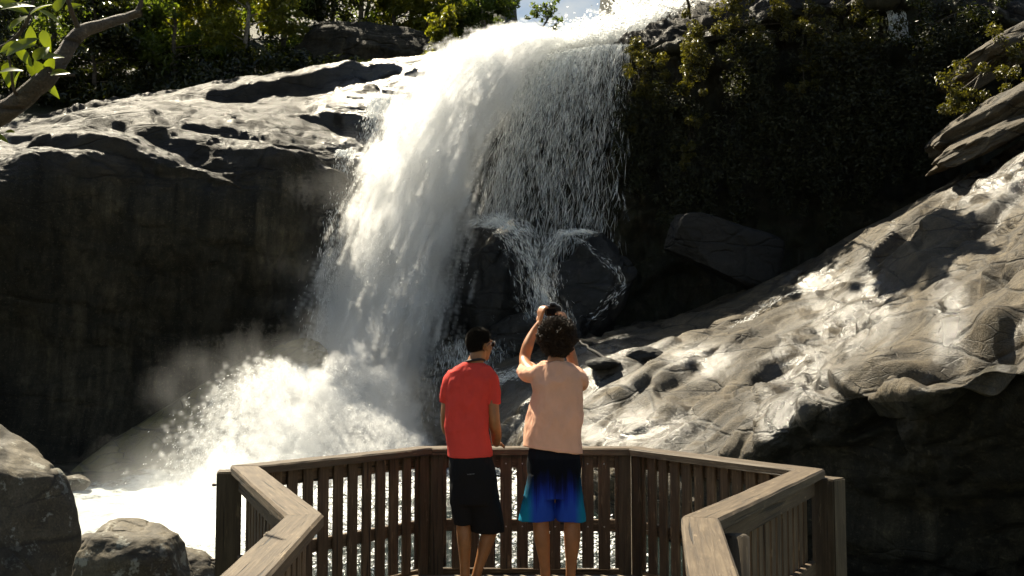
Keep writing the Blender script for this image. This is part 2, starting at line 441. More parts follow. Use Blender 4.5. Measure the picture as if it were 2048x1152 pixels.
# --- right slab: sunlit rock apron climbing to the right
px = [860, 960, 1080, 1200, 1320, 1440, 1545, 1640, 1740, 1850, 1960, 2080, 2240]
water_y = [905, 930, 965, 1010, 1050, 1085, 1105, 1118, 1128, 1136, 1142, 1150, 1160]
wall_y = [900, 925, 955, 985, 990, 985, 930, 880, 865, 855, 845, 815, 780]
brow_y = [880, 905, 925, 925, 915, 895, 825, 775, 755, 745, 728, 690, 640]
mid_y = [800, 810, 800, 780, 765, 745, 720, 690, 655, 625, 580, 520, 450]
up_y = [700, 705, 700, 690, 680, 655, 630, 595, 545, 490, 440, 385, 320]
top_y = [670, 672, 672, 662, 640, 605, 560, 510, 455, 390, 335, 270, 190]
d_w = [38.5, 34.5, 30, 25.8, 22.8, 20.7, 19.6, 19.0, 18.5, 18.2, 18, 17.7, 17.4]
d_wl = [38.3, 34.3, 29.8, 25.4, 22.6, 20.7, 18.7, 17.9, 16.9, 15.8, 15.2, 14.7, 14.2]
d_br = [37.5, 33.5, 28.8, 25.2, 22.4, 20.5, 19.0, 18.2, 16.8, 15.6, 15.0, 14.5, 14]
d_md = [38.5, 35, 31.5, 29.5, 28, 26.6, 25.4, 24.2, 22.8, 21.4, 20.2, 19.2, 18]
d_up = [41.5, 39.5, 37.5, 36, 35, 34, 33, 32, 31, 30, 28.5, 27, 25]
d_tp = [44, 43, 42.5, 42, 41.5, 41, 40.5, 40, 39, 38, 36.5, 34.5, 32]
ctrl = [[(x, y, d + 8) for x, y, d in zip(px, [t + 30 for t in top_y], d_tp)],
        [(x, y, d) for x, y, d in zip(px, top_y, d_tp)], [(x, y, d) for x, y, d in zip(px, up_y, d_up)],
        [(x, y, d) for x, y, d in zip(px, mid_y, d_md)], [(x, y, d) for x, y, d in zip(px, brow_y, d_br)],
        [(x, y, d) for x, y, d in zip(px, wall_y, d_wl)], [(x, y + 8, d) for x, y, d in zip(px, water_y, d_w)],
        [(x, y + 120, d) for x, y, d in zip(px, water_y, d_w)]]
def project(P):
    d = P - CAM; y = d[..., 1] * _cp + d[..., 2] * _sp; z = -d[..., 1] * _sp + d[..., 2] * _cp
    return 1024 + F * d[..., 0] / y, 576 - F * z / y
def joint(qx, qy, pts, w, depth, step=0.0, reach=70.0):
    """open joint surveyed along a line: a groove, with the rock on its lower side set back"""
    best = np.full(qx.shape, 1e9); sgn = np.ones(qx.shape); al = np.zeros(qx.shape); m_ = len(pts) - 1
    for k_, ((x0, y0), (x1, y1)) in enumerate(zip(pts, pts[1:])):
        dx, dy = x1 - x0, y1 - y0; L2 = dx * dx + dy * dy
        t = np.clip(((qx - x0) * dx + (qy - y0) * dy) / L2, 0, 1)
        d = np.hypot(qx - x0 - t * dx, qy - y0 - t * dy); c = (qy - y0) * dx - (qx - x0) * dy
        m = d < best; best = np.where(m, d, best); sgn = np.where(m, np.sign(c), sgn); al = np.where(m, (k_ + t) / m_, al)
    ends = sstep(0.0, 0.25, al) * sstep(1.0, 0.75, al)
    return -depth * np.exp(-(best / w) ** 2) - ends * step * (sgn > 0) * np.exp(-(best / reach) ** 2) * sstep(0, 1.6 * w, best)
JOINTS = [([(1505, 738), (1545, 716), (1590, 690), (1634, 658), (1700, 650)], 7, .30, .22), ([(1610, 724), (1680, 690), (1725, 658), (1800, 635), (1876, 619)], 7, .28, .2),
          ([(1320, 780), (1384, 742), (1440, 714)], 6, .25, .15), ([(1430, 762), (1470, 745), (1510, 734)], 6, .25, .15), ([(1620, 770), (1660, 775), (1700, 800), (1740, 850), (1790, 930)], 9, .3, .3),
          ([(1800, 745), (1850, 725), (1920, 690), (2030, 672)], 9, .35, .35), ([(1240, 850), (1330, 822), (1420, 800)], 6, .2, .1), ([(1150, 835), (1230, 800), (1300, 770)], 6, .2, .12),
          ([(1760, 590), (1860, 540), (1960, 500), (2060, 440)], 7, .3, .15), ([(1840, 500), (1930, 455), (2048, 400)], 7, .3, .2), ([(1900, 440), (1960, 415), (2048, 350)], 7, .3, .2), ([(1880, 625), (1960, 590), (2060, 560)], 7, .3, .1),
          ([(1690, 560), (1730, 530), (1790, 505), (1850, 480)], 7, .3, .2), ([(1700, 870), (1760, 850), (1850, 845), (1960, 800), (2060, 770)], 9, .3, .2)]
def relief_slab(P, N, uv):
    U = np.stack([P @ np.array([.83, .1, .55]), P @ np.array([-.1, .99, 0.0]), P @ np.array([-.55, -.1, .83])], -1)   # along the slope, across it, up
    Uw = U + 0.5 * np.stack([fbm(P * 0.35 + 2, 3), fbm(P * 0.35 + 22, 3), fbm(P * 0.35 + 42, 3)], -1)
    r = 0.35 * strata(P, (-0.27, -0.60, 0.78), 1.1, 0.5, 31.0, 0.6)
    for sc, amp, sd in (((0.13, 0.34, 0.4), 0.60, 3), ((0.36, 0.80, 0.9), 0.20, 5)):
        h, gap = blocks(Uw * np.array(sc), sd); g_ = sstep(0.0, 0.24, gap)
        r += amp * (h - 0.45) * g_ - amp * 0.12 * (1 - sstep(0.0, 0.10, gap))
    r += 0.35 * fbm(P * 0.13 + 5, 3) + 0.05 * fbm(U * np.array([0.5, 2.0, 2.0]) + 1, 4, 0.55)
    qx, qy = project(P); wob = 6 * fbm(P * 0.5 + 3, 3)
    for pts, w, dp, st in JOINTS: r += joint(qx + wob, qy + wob * 0.6, pts, w * 1.15, dp, st)
    r -= 0.5 * np.exp(-((qx - 1915) / 95) ** 2 - ((qy - 708 + (qx - 1915) * 0.12) / 22) ** 2)
    return r * sstep(0, 0.1, uv[..., 1])
WETS = [(1600, 740, 60, 60), (1680, 640, 60, 60), (1560, 830, 50, 50), (1750, 600, 40, 70), (1230, 690, 90, 26), (1130, 760, 120, 60), (1960, 350, 60, 60), (2030, 330, 50, 60), (1640, 560, 60, 30), (1900, 640, 30, 80), (1400, 720, 60, 30), (1270, 860, 120, 40), (1060, 840, 80, 60)]
def wet_slab(P, uv):
    qx, qy = project(P); w = 0.0 + 0 * qx
    for x, y, sx, sy in WETS: w = np.maximum(w, 1.3 * np.exp(-((qx - x) / sx) ** 2 - ((qy - y) / sy) ** 2))
    films = sstep(0.25, 0.6, perlin(np.stack([(qx + 0.45 * (qy - 600)) * 0.02, qy * 0.002, 0 * qx], -1)))
    return np.clip(w + 0.4 * films * sstep(1500, 1750, qx), 0, 1.1)
slab, _ = rock_sheet("rock_slab", ctrl, 520, 720, M_SLAB, relief_slab,
    wet=wet_slab,
    label="broad tan granite slab sloping up to the right, glinting with water", cat="rock slab", kind='structure')
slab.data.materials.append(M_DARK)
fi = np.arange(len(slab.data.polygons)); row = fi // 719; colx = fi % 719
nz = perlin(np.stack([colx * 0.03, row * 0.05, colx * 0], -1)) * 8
slab.data.polygons.foreach_set("material_index", (((row + nz) > 520 * 0.64) & (colx > 719 * 0.47 + nz)).astype(np.int32))  # wall below the brow: darker colour for its shade and water stain

# --- ground, water, bank, hill
def heightfield(name, x0, x1, y0, y1, nx, ny, fz, mat, kind='structure', attrs=None, label=None, cat=None):
    X, Y = np.meshgrid(np.linspace(x0, x1, nx), np.linspace(y0, y1, ny))
    P = np.stack([X, Y, fz(X, Y)], -1)
    i = np.arange(nx * ny).reshape(ny, nx)
    f = np.stack([i[:-1, :-1], i[:-1, 1:], i[1:, 1:], i[1:, :-1]], -1).reshape(-1, 4)
    o = mesh_np(name, P.reshape(-1, 3), f, mat, None, True, attrs={k: v(P).ravel() for k, v in (attrs or {}).items()})
    return tag(o, label, cat, kind=kind)

M_GROUND = rock_material("river_bed", (0.03, 0.028, 0.02), (0.07, 0.06, 0.045), (0.12, 0.10, 0.08), moss=(0.05, 0.06, 0.02))
heightfield("ground", -900, 900, -300, 1500, 60, 60, lambda X, Y: -4.2 + 0 * X, M_GROUND)
WZ = -2.45
def bank_z(X, Y):
    P = np.stack([X, Y, 0 * X], -1)
    side = np.where(X < -1.5, 0.0, np.where(X > 2, -0.9, -0.9 * (X + 1.5) / 3.5))
    z = -0.95 + side * 0.6 - 2.6 * sstep(7.5, 12.5, Y + 0.03 * np.abs(X)) + 0.35 * fbm(P * 0.6 + 8, 4)
    return z
heightfield("bank", -16, 16, -8, 15, 130, 110, bank_z, M_GROUND, attrs={'moss': lambda P: 0.7 + 0 * P[..., 0], 'wet': lambda P: 0 * P[..., 0]})

def water_material():
    t = NT("foaming_water"); v = t.coord('Object')
    foam = t.math('ADD', t.attr('foam'), t.math('MULTIPLY_ADD', t.noise(v, 0.9, 8, 0.7, 0.8), 1.3, -0.65))
    foam = t.ramp(foam, [(0.42, 0.0), (0.60, 1.0)])
    h = t.math('ADD', t.noise(v, 1.6, 6, 0.65), t.math('MULTIPLY', t.noise(v, 7.0, 4, 0.7), 0.35))
    b = t.n('ShaderNodeBsdfPrincipled', Base__Color=(0.012, 0.018, 0.016, 1), Roughness=0.08, IOR=1.33, Normal=t.bump(h, 0.9, 0.25))
    d = t.n('ShaderNodeBsdfDiffuse', Color=(0.46, 0.49, 0.48, 1), Normal=t.bump(h, 0.8, 0.3))
    return t.surf(t.n('ShaderNodeMixShader', i0=foam, i1=b.outputs[0], i2=d.outputs[0]).outputs[0])
def foam_amount(P):
    x, y = P[..., 0], P[..., 1]
    left = sstep(1.5, -2.0, x + 0.22 * (y - 20)) * (0.34 + 0.66 * sstep(-3.2, -5.5, x + 0.1 * (y - 20)))
    near = sstep(9, 14, y)
    far_left = sstep(-17, -10, x + 0.10 * (30 - y))
    return np.clip(left * near * far_left * 0.70, 0, 1)
heightfield("water", -45, 30, 7.5, 50, 420, 260,
    lambda X, Y: WZ + 0.14 * fbm(np.stack([X, Y, 0 * X], -1) * 0.55, 4) + 0.06 * fbm(np.stack([X, Y, 0 * X], -1) * 2.1, 3),
    water_material(), attrs={'foam': foam_amount})

M_SOIL = rock_material("forest_floor", (0.008, 0.008, 0.004), (0.018, 0.017, 0.008), (0.03, 0.027, 0.013), moss=(0.015, 0.02, 0.005))
def hill_z(X, Y):
    left = 13.5 + 0.55 * (Y - 50) + 0.0 * X
    valley = sstep(-1.0, 4.0, X) * sstep(16, 8, X)
    z = left - valley * (2.2 + 0.55 * (Y - 50)) + 1.2 * fbm(np.stack([X, Y, 0 * X], -1) * 0.08, 4)
    return z
heightfield("hill", -95, 80, 45, 150, 120, 70, hill_z, M_SOIL, attrs={'moss': lambda P: 1 + 0 * P[..., 0], 'wet': lambda P: 0 * P[..., 0]})

# ------------------------------------------------------------------ boulders
def boulder(name, center, size, seed, mat, label, cat="boulder", group=None, rot=0.0, res=70, rough=0.09, cuts=7, moss=0.0, tilt=0.0, boxy=2.0):
    g = np.random.default_rng(seed)
    lin = np.linspace(-1, 1, res)
    U, V = np.meshgrid(lin, lin); O = np.ones_like(U)
    sides = [np.stack(s, -1) for s in ((U, V, O), (-U, V, -O), (O, U, V), (-O, -U, V), (V, O, U), (-V, -O, U))]
    pts, faces, off = [], [], 0
    f0 = faces_grid(res, res)[:, ::-1]
    for s in sides:
        pts.append(s.reshape(-1, 3)); faces.append(f0 + off); off += res * res
    P = np.concatenate(pts); Fc = np.concatenate(faces)
    # weld the seams
    key = np.round(P * 1e5).astype(np.int64)
    _, first, inv = np.unique(key, axis=0, return_index=True, return_inverse=True)
    inv = inv.ravel(); P = P[first]; Fc = inv[Fc]
    D = P / np.linalg.norm(P, axis=1)[:, None]
    r = 1.0 / (np.abs(D) ** boxy).sum(1) ** (1 / boxy)
    for k in range(cuts):                     # broad facets
        n = g.normal(size=3); n /= np.linalg.norm(n)
        c = g.uniform(0.72, 0.95); dn = D @ n
        lim = np.where(dn > 1e-3, c / np.maximum(dn, 1e-3), 9)
        r = np.minimum(r, lim) * 0.7 + 0.3 * np.minimum(r, lim + 0.05)
    q = D * 1.3 + seed * 3.7
    r = r * (1 + rough * fbm(q, 3, 0.4) + 0.012 * fbm(q * 4, 3)) + 0.05 * cracks(D + seed, 1.6, seed, 0.05)
    P = D * r[:, None] * np.asarray(size)
    c, s = math.cos(rot), math.sin(rot)
    P = P @ np.array([[c, s, 0], [-s, c, 0], [0, 0, 1]])
    ct, st = math.cos(tilt), math.sin(tilt)
    P = P @ np.array([[ct, 0, st], [0, 1, 0], [-st, 0, ct]])
    o = mesh_np(name, P, Fc, mat, None, True, loc=tuple(float(x) for x in center), attrs={'moss': np.full(len(P), moss), 'wet': np.full(len(P), 0.0)})
    return tag(o, label, cat, group)

G_FB = "boulders on the near left bank"
boulder("boulder", at(-75, 1120, 8.2), (0.86, 0.8, 1.28), 3, M_BOULDER, "big pale boulder cut off by the left edge of the picture", group=G_FB, rot=0.4, res=110, tilt=0.2)
boulder("boulder", at(262, 1150, 7.6), (0.42, 0.5, 0.42), 19, M_BOULDER, "rounded boulder with white lichen between the big boulder and the wooden railing", group=G_FB, rot=1.1, res=90)
boulder("boulder", at(362, 1175, 8.0), (0.30, 0.35, 0.30), 12, M_BOULDER, "small brown boulder peeping out right behind the lichen boulder", group=G_FB, rot=2.0)
boulder("boulder", at(168, 1120, 8.6), (0.22, 0.3, 0.22), 15, M_BOULDER, "smallest boulder wedged in shade behind the lichen boulder's left flank", group=G_FB, rot=2.6)

boulder("mossy_rock", at(372, 872, 35.5), (5.7, 1.6, 1.2), 23, M_MOSSY, "long mossy rock slanting up beside the foot of the waterfall", cat="rock", rot=0.1, res=130, moss=1.0, tilt=0.57, rough=0.10, boxy=3.0)
boulder("small_rock", at(150, 966, 29), (0.42, 0.4, 0.25), 31, M_BOULDER, "small sunlit rock at the water's edge below the mossy rock", cat="rock")
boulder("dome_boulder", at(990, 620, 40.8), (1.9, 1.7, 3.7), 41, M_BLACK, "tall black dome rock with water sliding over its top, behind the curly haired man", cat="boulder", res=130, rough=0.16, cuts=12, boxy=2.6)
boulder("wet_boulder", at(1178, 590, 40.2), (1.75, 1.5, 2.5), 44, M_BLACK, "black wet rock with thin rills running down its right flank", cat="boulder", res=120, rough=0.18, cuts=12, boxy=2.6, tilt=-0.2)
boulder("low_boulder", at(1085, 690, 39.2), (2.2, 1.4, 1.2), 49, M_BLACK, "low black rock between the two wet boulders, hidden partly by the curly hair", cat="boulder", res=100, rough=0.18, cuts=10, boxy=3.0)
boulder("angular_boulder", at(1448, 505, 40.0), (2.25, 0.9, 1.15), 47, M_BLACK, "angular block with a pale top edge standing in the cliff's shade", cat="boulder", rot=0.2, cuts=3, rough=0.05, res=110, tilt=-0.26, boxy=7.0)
boulder("rock_rib", at(1995, 240, 36), (2.3, 1.6, 0.75), 63, M_SLAB, "bright narrow rock rib jutting out below the shrubs at the right edge", cat="rock", rot=-0.2, cuts=9, rough=0.22, res=120, tilt=0.56, boxy=5.0)
boulder("rock_rib", at(2020, 105, 38.5), (2.4, 1.6, 0.75), 66, M_SLAB, "upper sunlit rock rib at the right edge, highest strip of bare rock", cat="rock", rot=-0.1, cuts=9, rough=0.22, res=120, tilt=0.55, boxy=5.0)
boulder("rock_rib", at(1968, 282, 35.0), (1.9, 1.3, 0.40), 69, M_SLAB, "thin lower rock rib under the bright rib at the right edge", cat="rock", rot=-0.1, cuts=9, rough=0.2, res=110, tilt=0.45, boxy=5.0)
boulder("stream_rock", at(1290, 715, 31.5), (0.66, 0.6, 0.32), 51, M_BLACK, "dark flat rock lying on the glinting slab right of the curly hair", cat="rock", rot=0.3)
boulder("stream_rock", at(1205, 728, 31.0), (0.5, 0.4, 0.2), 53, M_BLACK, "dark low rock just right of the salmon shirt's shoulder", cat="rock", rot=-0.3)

def tube_np(path, radii, n=10, closed=True):
    """tapered tube along a polyline; returns verts, quad faces"""
    path = np.asarray(path, float); m = len(path)
    rad = np.asarray(radii, float)
    if rad.ndim == 1: rad = np.stack([rad, rad], -1)
    T = np.gradient(path, axis=0); T /= np.linalg.norm(T, axis=1)[:, None] + 1e-9
    ref = np.array([0, 1, 0.0]) if abs(T[0, 1]) < 0.85 else np.array([1.0, 0, 0])
    V = []; a = np.linspace(0, 2 * np.pi, n, endpoint=False)
    for k in range(m):
        x = np.cross(ref, T[k]); x /= np.linalg.norm(x) + 1e-9; y = np.cross(T[k], x)
        V.append(path[k] + np.outer(np.cos(a) * rad[k, 0], x) + np.outer(np.sin(a) * rad[k, 1], y))
        ref = y
    V = np.concatenate(V)
    i = np.arange(m * n).reshape(m, n); j = np.roll(i, -1, 1)
    Fc = np.stack([i[:-1], j[:-1], j[1:], i[1:]], -1).reshape(-1, 4)
    return V, Fc

M_LOG = wood_material("driftwood", (0.02, 0.017, 0.013), (0.05, 0.042, 0.033), (0.10, 0.085, 0.07))
p0, p1, p2 = at(1158, 690, 32), at(1196, 716, 31.3), at(1238, 737, 30.9)
path = np.array([p0 + (p1 - p0) * t for t in np.linspace(0, 1, 6)] + [p1 + (p2 - p1) * t for t in np.linspace(0.2, 1, 6)]) + np.array([0, 0, 0.12])
v, f = tube_np(path + 0.03 * rng.normal(size=path.shape), np.linspace(0.035, 0.10, 12), 9)
tag(mesh_np("driftwood_log", v, f, M_LOG, None), "thin dark driftwood branch lying across the wet slab", "log")

# ------------------------------------------------------------------ viewing platform
M_CAP = wood_material("weathered_rail_wood", (0.042, 0.027, 0.014), (0.09, 0.062, 0.035), (0.16, 0.118, 0.072), 0.8)
M_SLAT = wood_material("brown_slat_wood", (0.04, 0.024, 0.012), (0.10, 0.064, 0.034), (0.19, 0.135, 0.078), 0.7)
M_POST = wood_material("post_wood", (0.034, 0.022, 0.011), (0.072, 0.05, 0.027), (0.125, 0.094, 0.055), 0.7)
M_DECK = wood_material("deck_board_wood", (0.09, 0.068, 0.045), (0.19, 0.15, 0.105), (0.29, 0.24, 0.18), 0.7)
M_BOLT = plain("galvanised_bolt", (0.45, 0.45, 0.43), 0.45, 0.8)

CAPZ = 0.92
def cz(px, py):
    p = onz(px, py, CAPZ); return np.array([p[0], p[1]])
PA, PB, PC, PD = cz(856, 893.5), cz(490, 931), cz(609, 1028.5), cz(486, 1151)
QA, QB, QC, QD = cz(1267, 894.5), cz(1618, 938), cz(1401, 1035), cz(1428, 1151)
PD = PC + (PD - PC) * 2.6; QD = QC + (QD - QC) * 2.6
RING = [PD, PC, PB, PA, QA, QB, QC, QD]
cen = np.mean(RING, 0)

rail = empty("railing", (0.05, 6.0, 0), "weathered wooden railing with flat cap rail round the viewing platform", "railing")

def board(name, p, q, w, h, mat, parent, z0, twist=0.0, bevel=0.004, jitter=0.0):
    """box lying along p->q (x local = length), width w across, height h, base at z0"""
    p = np.asarray(p); q = np.asarray(q); L_ = float(np.linalg.norm(q - p)); a = math.atan2(q[1] - p[1], q[0] - p[0])
    bm = bmesh.new(); bmesh.ops.create_cube(bm, size=1)
    bmesh.ops.scale(bm, vec=(L_, w, h), verts=bm.verts)
    bmesh.ops.bevel(bm, geom=bm.edges[:], offset=bevel, segments=2, affect='EDGES')
    o = mesh_bm(name, bm, mat, None, False)
    o.location = ((p[0] + q[0]) / 2, (p[1] + q[1]) / 2, z0 + h / 2)
    o.rotation_euler = (twist, 0, a)
    if parent: par(o, parent)
    return o

def upright(name, x, y, a, w, d, z0, z1, mat, parent, lean=0.0, bevel=0.004, round_=False):
    L_ = z1 - z0
    bm = bmesh.new()
    if round_:
        bmesh.ops.create_cone(bm, cap_ends=True, segments=18, radius1=w / 2, radius2=w / 2 * 0.96, depth=L_, matrix=Matrix.Rotation(math.pi / 2, 4, 'Y'))
        ed = [e for e in bm.edges if abs(e.verts[0].co.x - e.verts[1].co.x) < 1e-5]
        bmesh.ops.bevel(bm, geom=ed, offset=0.008, segments=2, affect='EDGES')
    else:
        bmesh.ops.create_cube(bm, size=1); bmesh.ops.scale(bm, vec=(L_, w, d), verts=bm.verts)
        bmesh.ops.bevel(bm, geom=bm.edges[:], offset=bevel, segments=2, affect='EDGES')
    # local x = length: stand it up
    o = mesh_bm(name, bm, mat, None, round_)
    o.location = (x, y, (z0 + z1) / 2)
    o.rotation_euler = (Matrix.Rotation(a, 3, 'Z') @ Matrix.Rotation(-math.pi / 2 + lean, 3, 'Y') @ Matrix.Rotation(math.pi / 2, 3, 'X') @ Matrix.Rotation(math.pi/2, 3, 'X')).to_euler()
    if parent: par(o, parent)
    return o

# mitred cap rails
CW, CT = 0.165, 0.052
def miter(k):
    def nrm(a, b):
        d = (b - a) / np.linalg.norm(b - a); return np.array([-d[1], d[0]])
    if k == 0: n = nrm(RING[0], RING[1]); return n
    if k == len(RING) - 1: return nrm(RING[-2], RING[-1])
    n1, n2 = nrm(RING[k - 1], RING[k]), nrm(RING[k], RING[k + 1])
    m = n1 + n2; m /= np.linalg.norm(m); return m / max(0.3, m @ n1)
for k in range(len(RING) - 1):
    a, b = RING[k], RING[k + 1]
    L_ = float(np.linalg.norm(b - a)); ang = math.atan2(*(b - a)[::-1])
    mid_ = (a + b) / 2
    ca, sa = math.cos(ang), math.sin(ang)
    def loc2(p):
        d = p - mid_; return (d[0] * ca + d[1] * sa, -d[0] * sa + d[1] * ca)
    ma, mb = miter(k) * CW / 2, miter(k + 1) * CW / 2
    sh = (b - a) / L_ * 0.0015
    lo = [loc2(a + sh - ma), loc2(b - sh - mb), loc2(b - sh + mb), loc2(a + sh + ma)]
    nseg = 26
    bm = bmesh.new(); rows = []
    for s in range(nseg + 1):
        t = s / nseg
        e0 = np.array(lo[0]) * (1 - t) + np.array(lo[1]) * t; e1 = np.array(lo[3]) * (1 - t) + np.array(lo[2]) * t
        w1, w2 = (0.0025 * float(perlin(np.array([k * 5 + s * 0.4, q, 0.5]))) for q in (0.2, 9.7))
        ins = (e1 - e0) / np.linalg.norm(e1 - e0) * 0.011
        r = []
        for (e, zz) in ((e0 - ins * w1, -CT), (e0 + ins * w1 * 60, -0.011), (e0 + ins, 0.0), (e1 - ins, 0.0), (e1 - ins * w2 * 60, -0.011), (e1, -CT)):
            r.append(bm.verts.new((e[0], e[1], zz + (w1 if zz == 0 else 0))))
        rows.append(r)
    for r0, r1 in zip(rows, rows[1:]):
        for i in range(6):
            bm.faces.new((r0[i], r0[(i + 1) % 6], r1[(i + 1) % 6], r1[i]))
    bm.faces.new(rows[0]); bm.faces.new(rows[-1][::-1])
    bmesh.ops.recalc_face_normals(bm, faces=bm.faces)
    o = mesh_bm("cap_rail", bm, M_CAP, None, False)
    o.location = (mid_[0], mid_[1], CAPZ); o.rotation_euler = (0, 0, ang)
    par(o, rail)

def inward(a, b):
    d = (b - a) / np.linalg.norm(b - a); n = np.array([-d[1], d[0]])
    return n if n @ (np.array([0.05, 5.6]) - (a + b) / 2) > 0 else -n

bolt_spots = []
for k in range(len(RING) - 1):
    a, b = RING[k], RING[k + 1]
    L_ = float(np.linalg.norm(b - a)); d = (b - a) / L_; n = inward(a, b); ang = math.atan2(d[1], d[0])
    i0, i1 = a + d * 0.06, b - d * 0.06
    board("top_rail", i0 - n * 0.024, i1 - n * 0.024, 0.042, 0.095, M_SLAT, rail, CAPZ - CT - 0.1005)
    board("mid_rail", i0 - n * 0.024, i1 - n * 0.024, 0.042, 0.085, M_SLAT, rail, 0.30)
    if k in (2, 3, 4): board('kick_board', i0 - n * 0.030, i1 - n * 0.030, 0.03, 0.10, M_SLAT, rail, -0.075)
    end = k in (0, 6)
    pitch = 0.118 if not end else 0.125
    s0 = 0.10
    cnt = int((L_ - 0.2) / pitch) + 1
    if end:
        cnt = 9
    for j in range(cnt):
        s = 0.10 + (L_ - 0.20) * j / (cnt - 1) if not end else ((L_ - 0.12 - j * pitch) if k == 0 else (0.12 + j * pitch))
        p = a + d * s + n * 0.0115
        w = 0.084 + rng.uniform(-0.005, 0.005) + (0.010 if end else 0)
        bl = upright("baluster", p[0], p[1], ang, 0.019, w, 0.035 + rng.uniform(-0.012, 0.012), CAPZ - CT - 0.003, M_SLAT, rail, 0, 0.003)
        bl.rotation_euler.rotate_axis('X', rng.uniform(-0.006, 0.006))
        if k == 3: bolt_spots += [(p + n * 0.0105, ang, 0.80), (p + n * 0.0105, ang, 0.34)]

def corner_post(p, off, r, z0, z1):
    return upright("post", p[0] + off[0], p[1] + off[1], 0.2, r * 2, r * 2, z0, z1, M_POST, rail, 0, 0.01, True)
def sq_post(p, off, w, d, z0, z1, a): return upright("post", p[0] + off[0], p[1] + off[1], a, w, d, z0, z1, M_POST, rail, 0, 0.008)
sq_post(PB, (-0.105, 0.03), 0.15, 0.15, -1.9, 0.885, 0.25)
sq_post(QB, (0.115, 0.0), 0.15, 0.15, -1.9, 0.868, 0.78)
corner_post(QC, (0.165, 0.06), 0.06, -1.9, 0.835)
corner_post(PC, (-0.15, 0.12), 0.06, -1.9, 0.82)
# paired flat boards covering the far corners
for (p, sgn, u, w) in ((PA, -1, PB, QA), (QA, 1, QB, PA)):
    for tgt in (u, w):
        d = (tgt - p) / np.linalg.norm(tgt - p); n = inward(p, tgt); c = p + d * 0.072 + n * 0.031
        upright("corner_board", c[0], c[1], math.atan2(d[1], d[0]), 0.021, 0.092, -0.1, CAPZ - CT - 0.002, M_POST, rail, 0, 0.003)
    upright("post", p[0] - (cen - p)[0] * 0.04, p[1] + 0.075, 0, 0.10, 0.10, -1.9, CAPZ - CT - 0.004, M_POST, rail)

def stud(name, loc, axis, r, l, mat, src=None):
    if src is None:
        bm = bmesh.new(); bmesh.ops.create_cone(bm, cap_ends=True, segments=8, radius1=r, radius2=r * 0.8, depth=l)
        o = mesh_bm(name, bm, mat)
    else:
        o = src.copy(); COL.objects.link(o)
    o.location = loc; o.rotation_euler = (math.pi / 2, 0, 0) if axis == 'Y' else (0, math.pi / 2, 0)
    par(o, rail); return o
s0 = None
for (p, ang, z) in bolt_spots:
    s0 = stud("screw_head", (p[0], p[1] - 0.002, z), 'Y', 0.006, 0.006, M_BOLT, s0)
s0 = stud("post_bolt", (PB[0] - 0.190, PB[1], 0.80), 'X', 0.010, 0.022, plain("rusty_bolt", (0.08, 0.06, 0.05), 0.6, 0.5))
stud("post_bolt", (PB[0] - 0.190, PB[1], 0.34), 'X', 0.010, 0.022, None, s0)

# deck: boards across the view, trimmed to the platform outline, on a dark frame
deck = empty("deck", (0.05, 5.0, -0.05)); tag(deck, "plank floor of the wooden viewing platform", "deck", kind='structure')
poly = [np.array(p) + inward(RING[min(k, 6)], RING[min(k, 6) + 1]) * 0.0 for k, p in enumerate(RING)]
def xspan(y):
    xs = []
    for a, b in zip(RING, RING[1:]):
        if (a[1] - y) * (b[1] - y) < 0: xs.append(a[0] + (b[0] - a[0]) * (y - a[1]) / (b[1] - a[1]))
    return (min(xs), max(xs)) if len(xs) >= 2 else None
y = -0.9
while y < 7.44:
    yy = max(y, PD[1] + 0.01, QD[1] + 0.01)
    sp = xspan(yy) if yy < min(PA[1], QA[1]) - 0.003 else (PA[0], QA[0])
    if sp:
        b_ = board("deck_board", (sp[0] - 0.02, y), (sp[1] + 0.02, y), 0.132, 0.035, M_DECK, deck, -0.036 + rng.uniform(-0.0015, 0.0015))
    y += 0.14
board("deck_beam", (PA[0] - 0.1, PA[1] + 0.03), (QA[0] + 0.1, QA[1] + 0.03), 0.06, 0.18, M_POST, deck, -0.24)
board("deck_beam", (PB[0], PB[1] - 0.1), (QB[0], QB[1] - 0.1), 0.06, 0.18, M_POST, deck, -0.24)
board("deck_beam", (PC[0], PC[1]), (QC[0], QC[1]), 0.06, 0.18, M_POST, deck, -0.24)
for a, b in ((PA, PB), (PB, PC), (QA, QB), (QB, QC)):
    board("deck_beam", a * 1.0, b * 1.0, 0.05, 0.16, M_POST, deck, -0.225)

# ------------------------------------------------------------------ waterfall
def flakes(C, A, length, width, g):
    """diamond-shaped shreds of water: centre, flow axis, length, width"""
    n = len(C)
    A = A / (np.linalg.norm(A, axis=1)[:, None] + 1e-9)
    r = g.normal(size=(n, 3)); W = np.cross(A, r); W /= np.linalg.norm(W, axis=1)[:, None] + 1e-9
    l = (length * 0.5)[:, None]; w = (width * 0.5)[:, None]
    V = np.stack([C - A * l, C + W * w, C + A * l, C - W * w], 1).reshape(-1, 3)
    return V, np.arange(4 * n).reshape(n, 4)

def mist_material(name, alpha, col=(0.95, 0.97, 0.97)):
    t = NT(name); v = t.coord('Object')
    d = t.n('ShaderNodeBsdfDiffuse', Color=col); tr = t.n('ShaderNodeBsdfTranslucent', Color=col)
    s = t.n('ShaderNodeMixShader', i0=0.55, i1=d.outputs[0], i2=tr.outputs[0]).outputs[0]
    a = t.math('POWER', t.attr('soft'), 1.4)
    a = t.math('MULTIPLY', a, t.ramp(t.noise(v, 1.8, 4, 0.65), [(0.3, 0.25), (0.65, 1.0)]))
    a = t.math('MULTIPLY', a, alpha)
    s = t.n('ShaderNodeMixShader', i0=a, i1=t.n('ShaderNodeBsdfTransparent').outputs[0], i2=s).outputs[0]
    return t.surf(s)

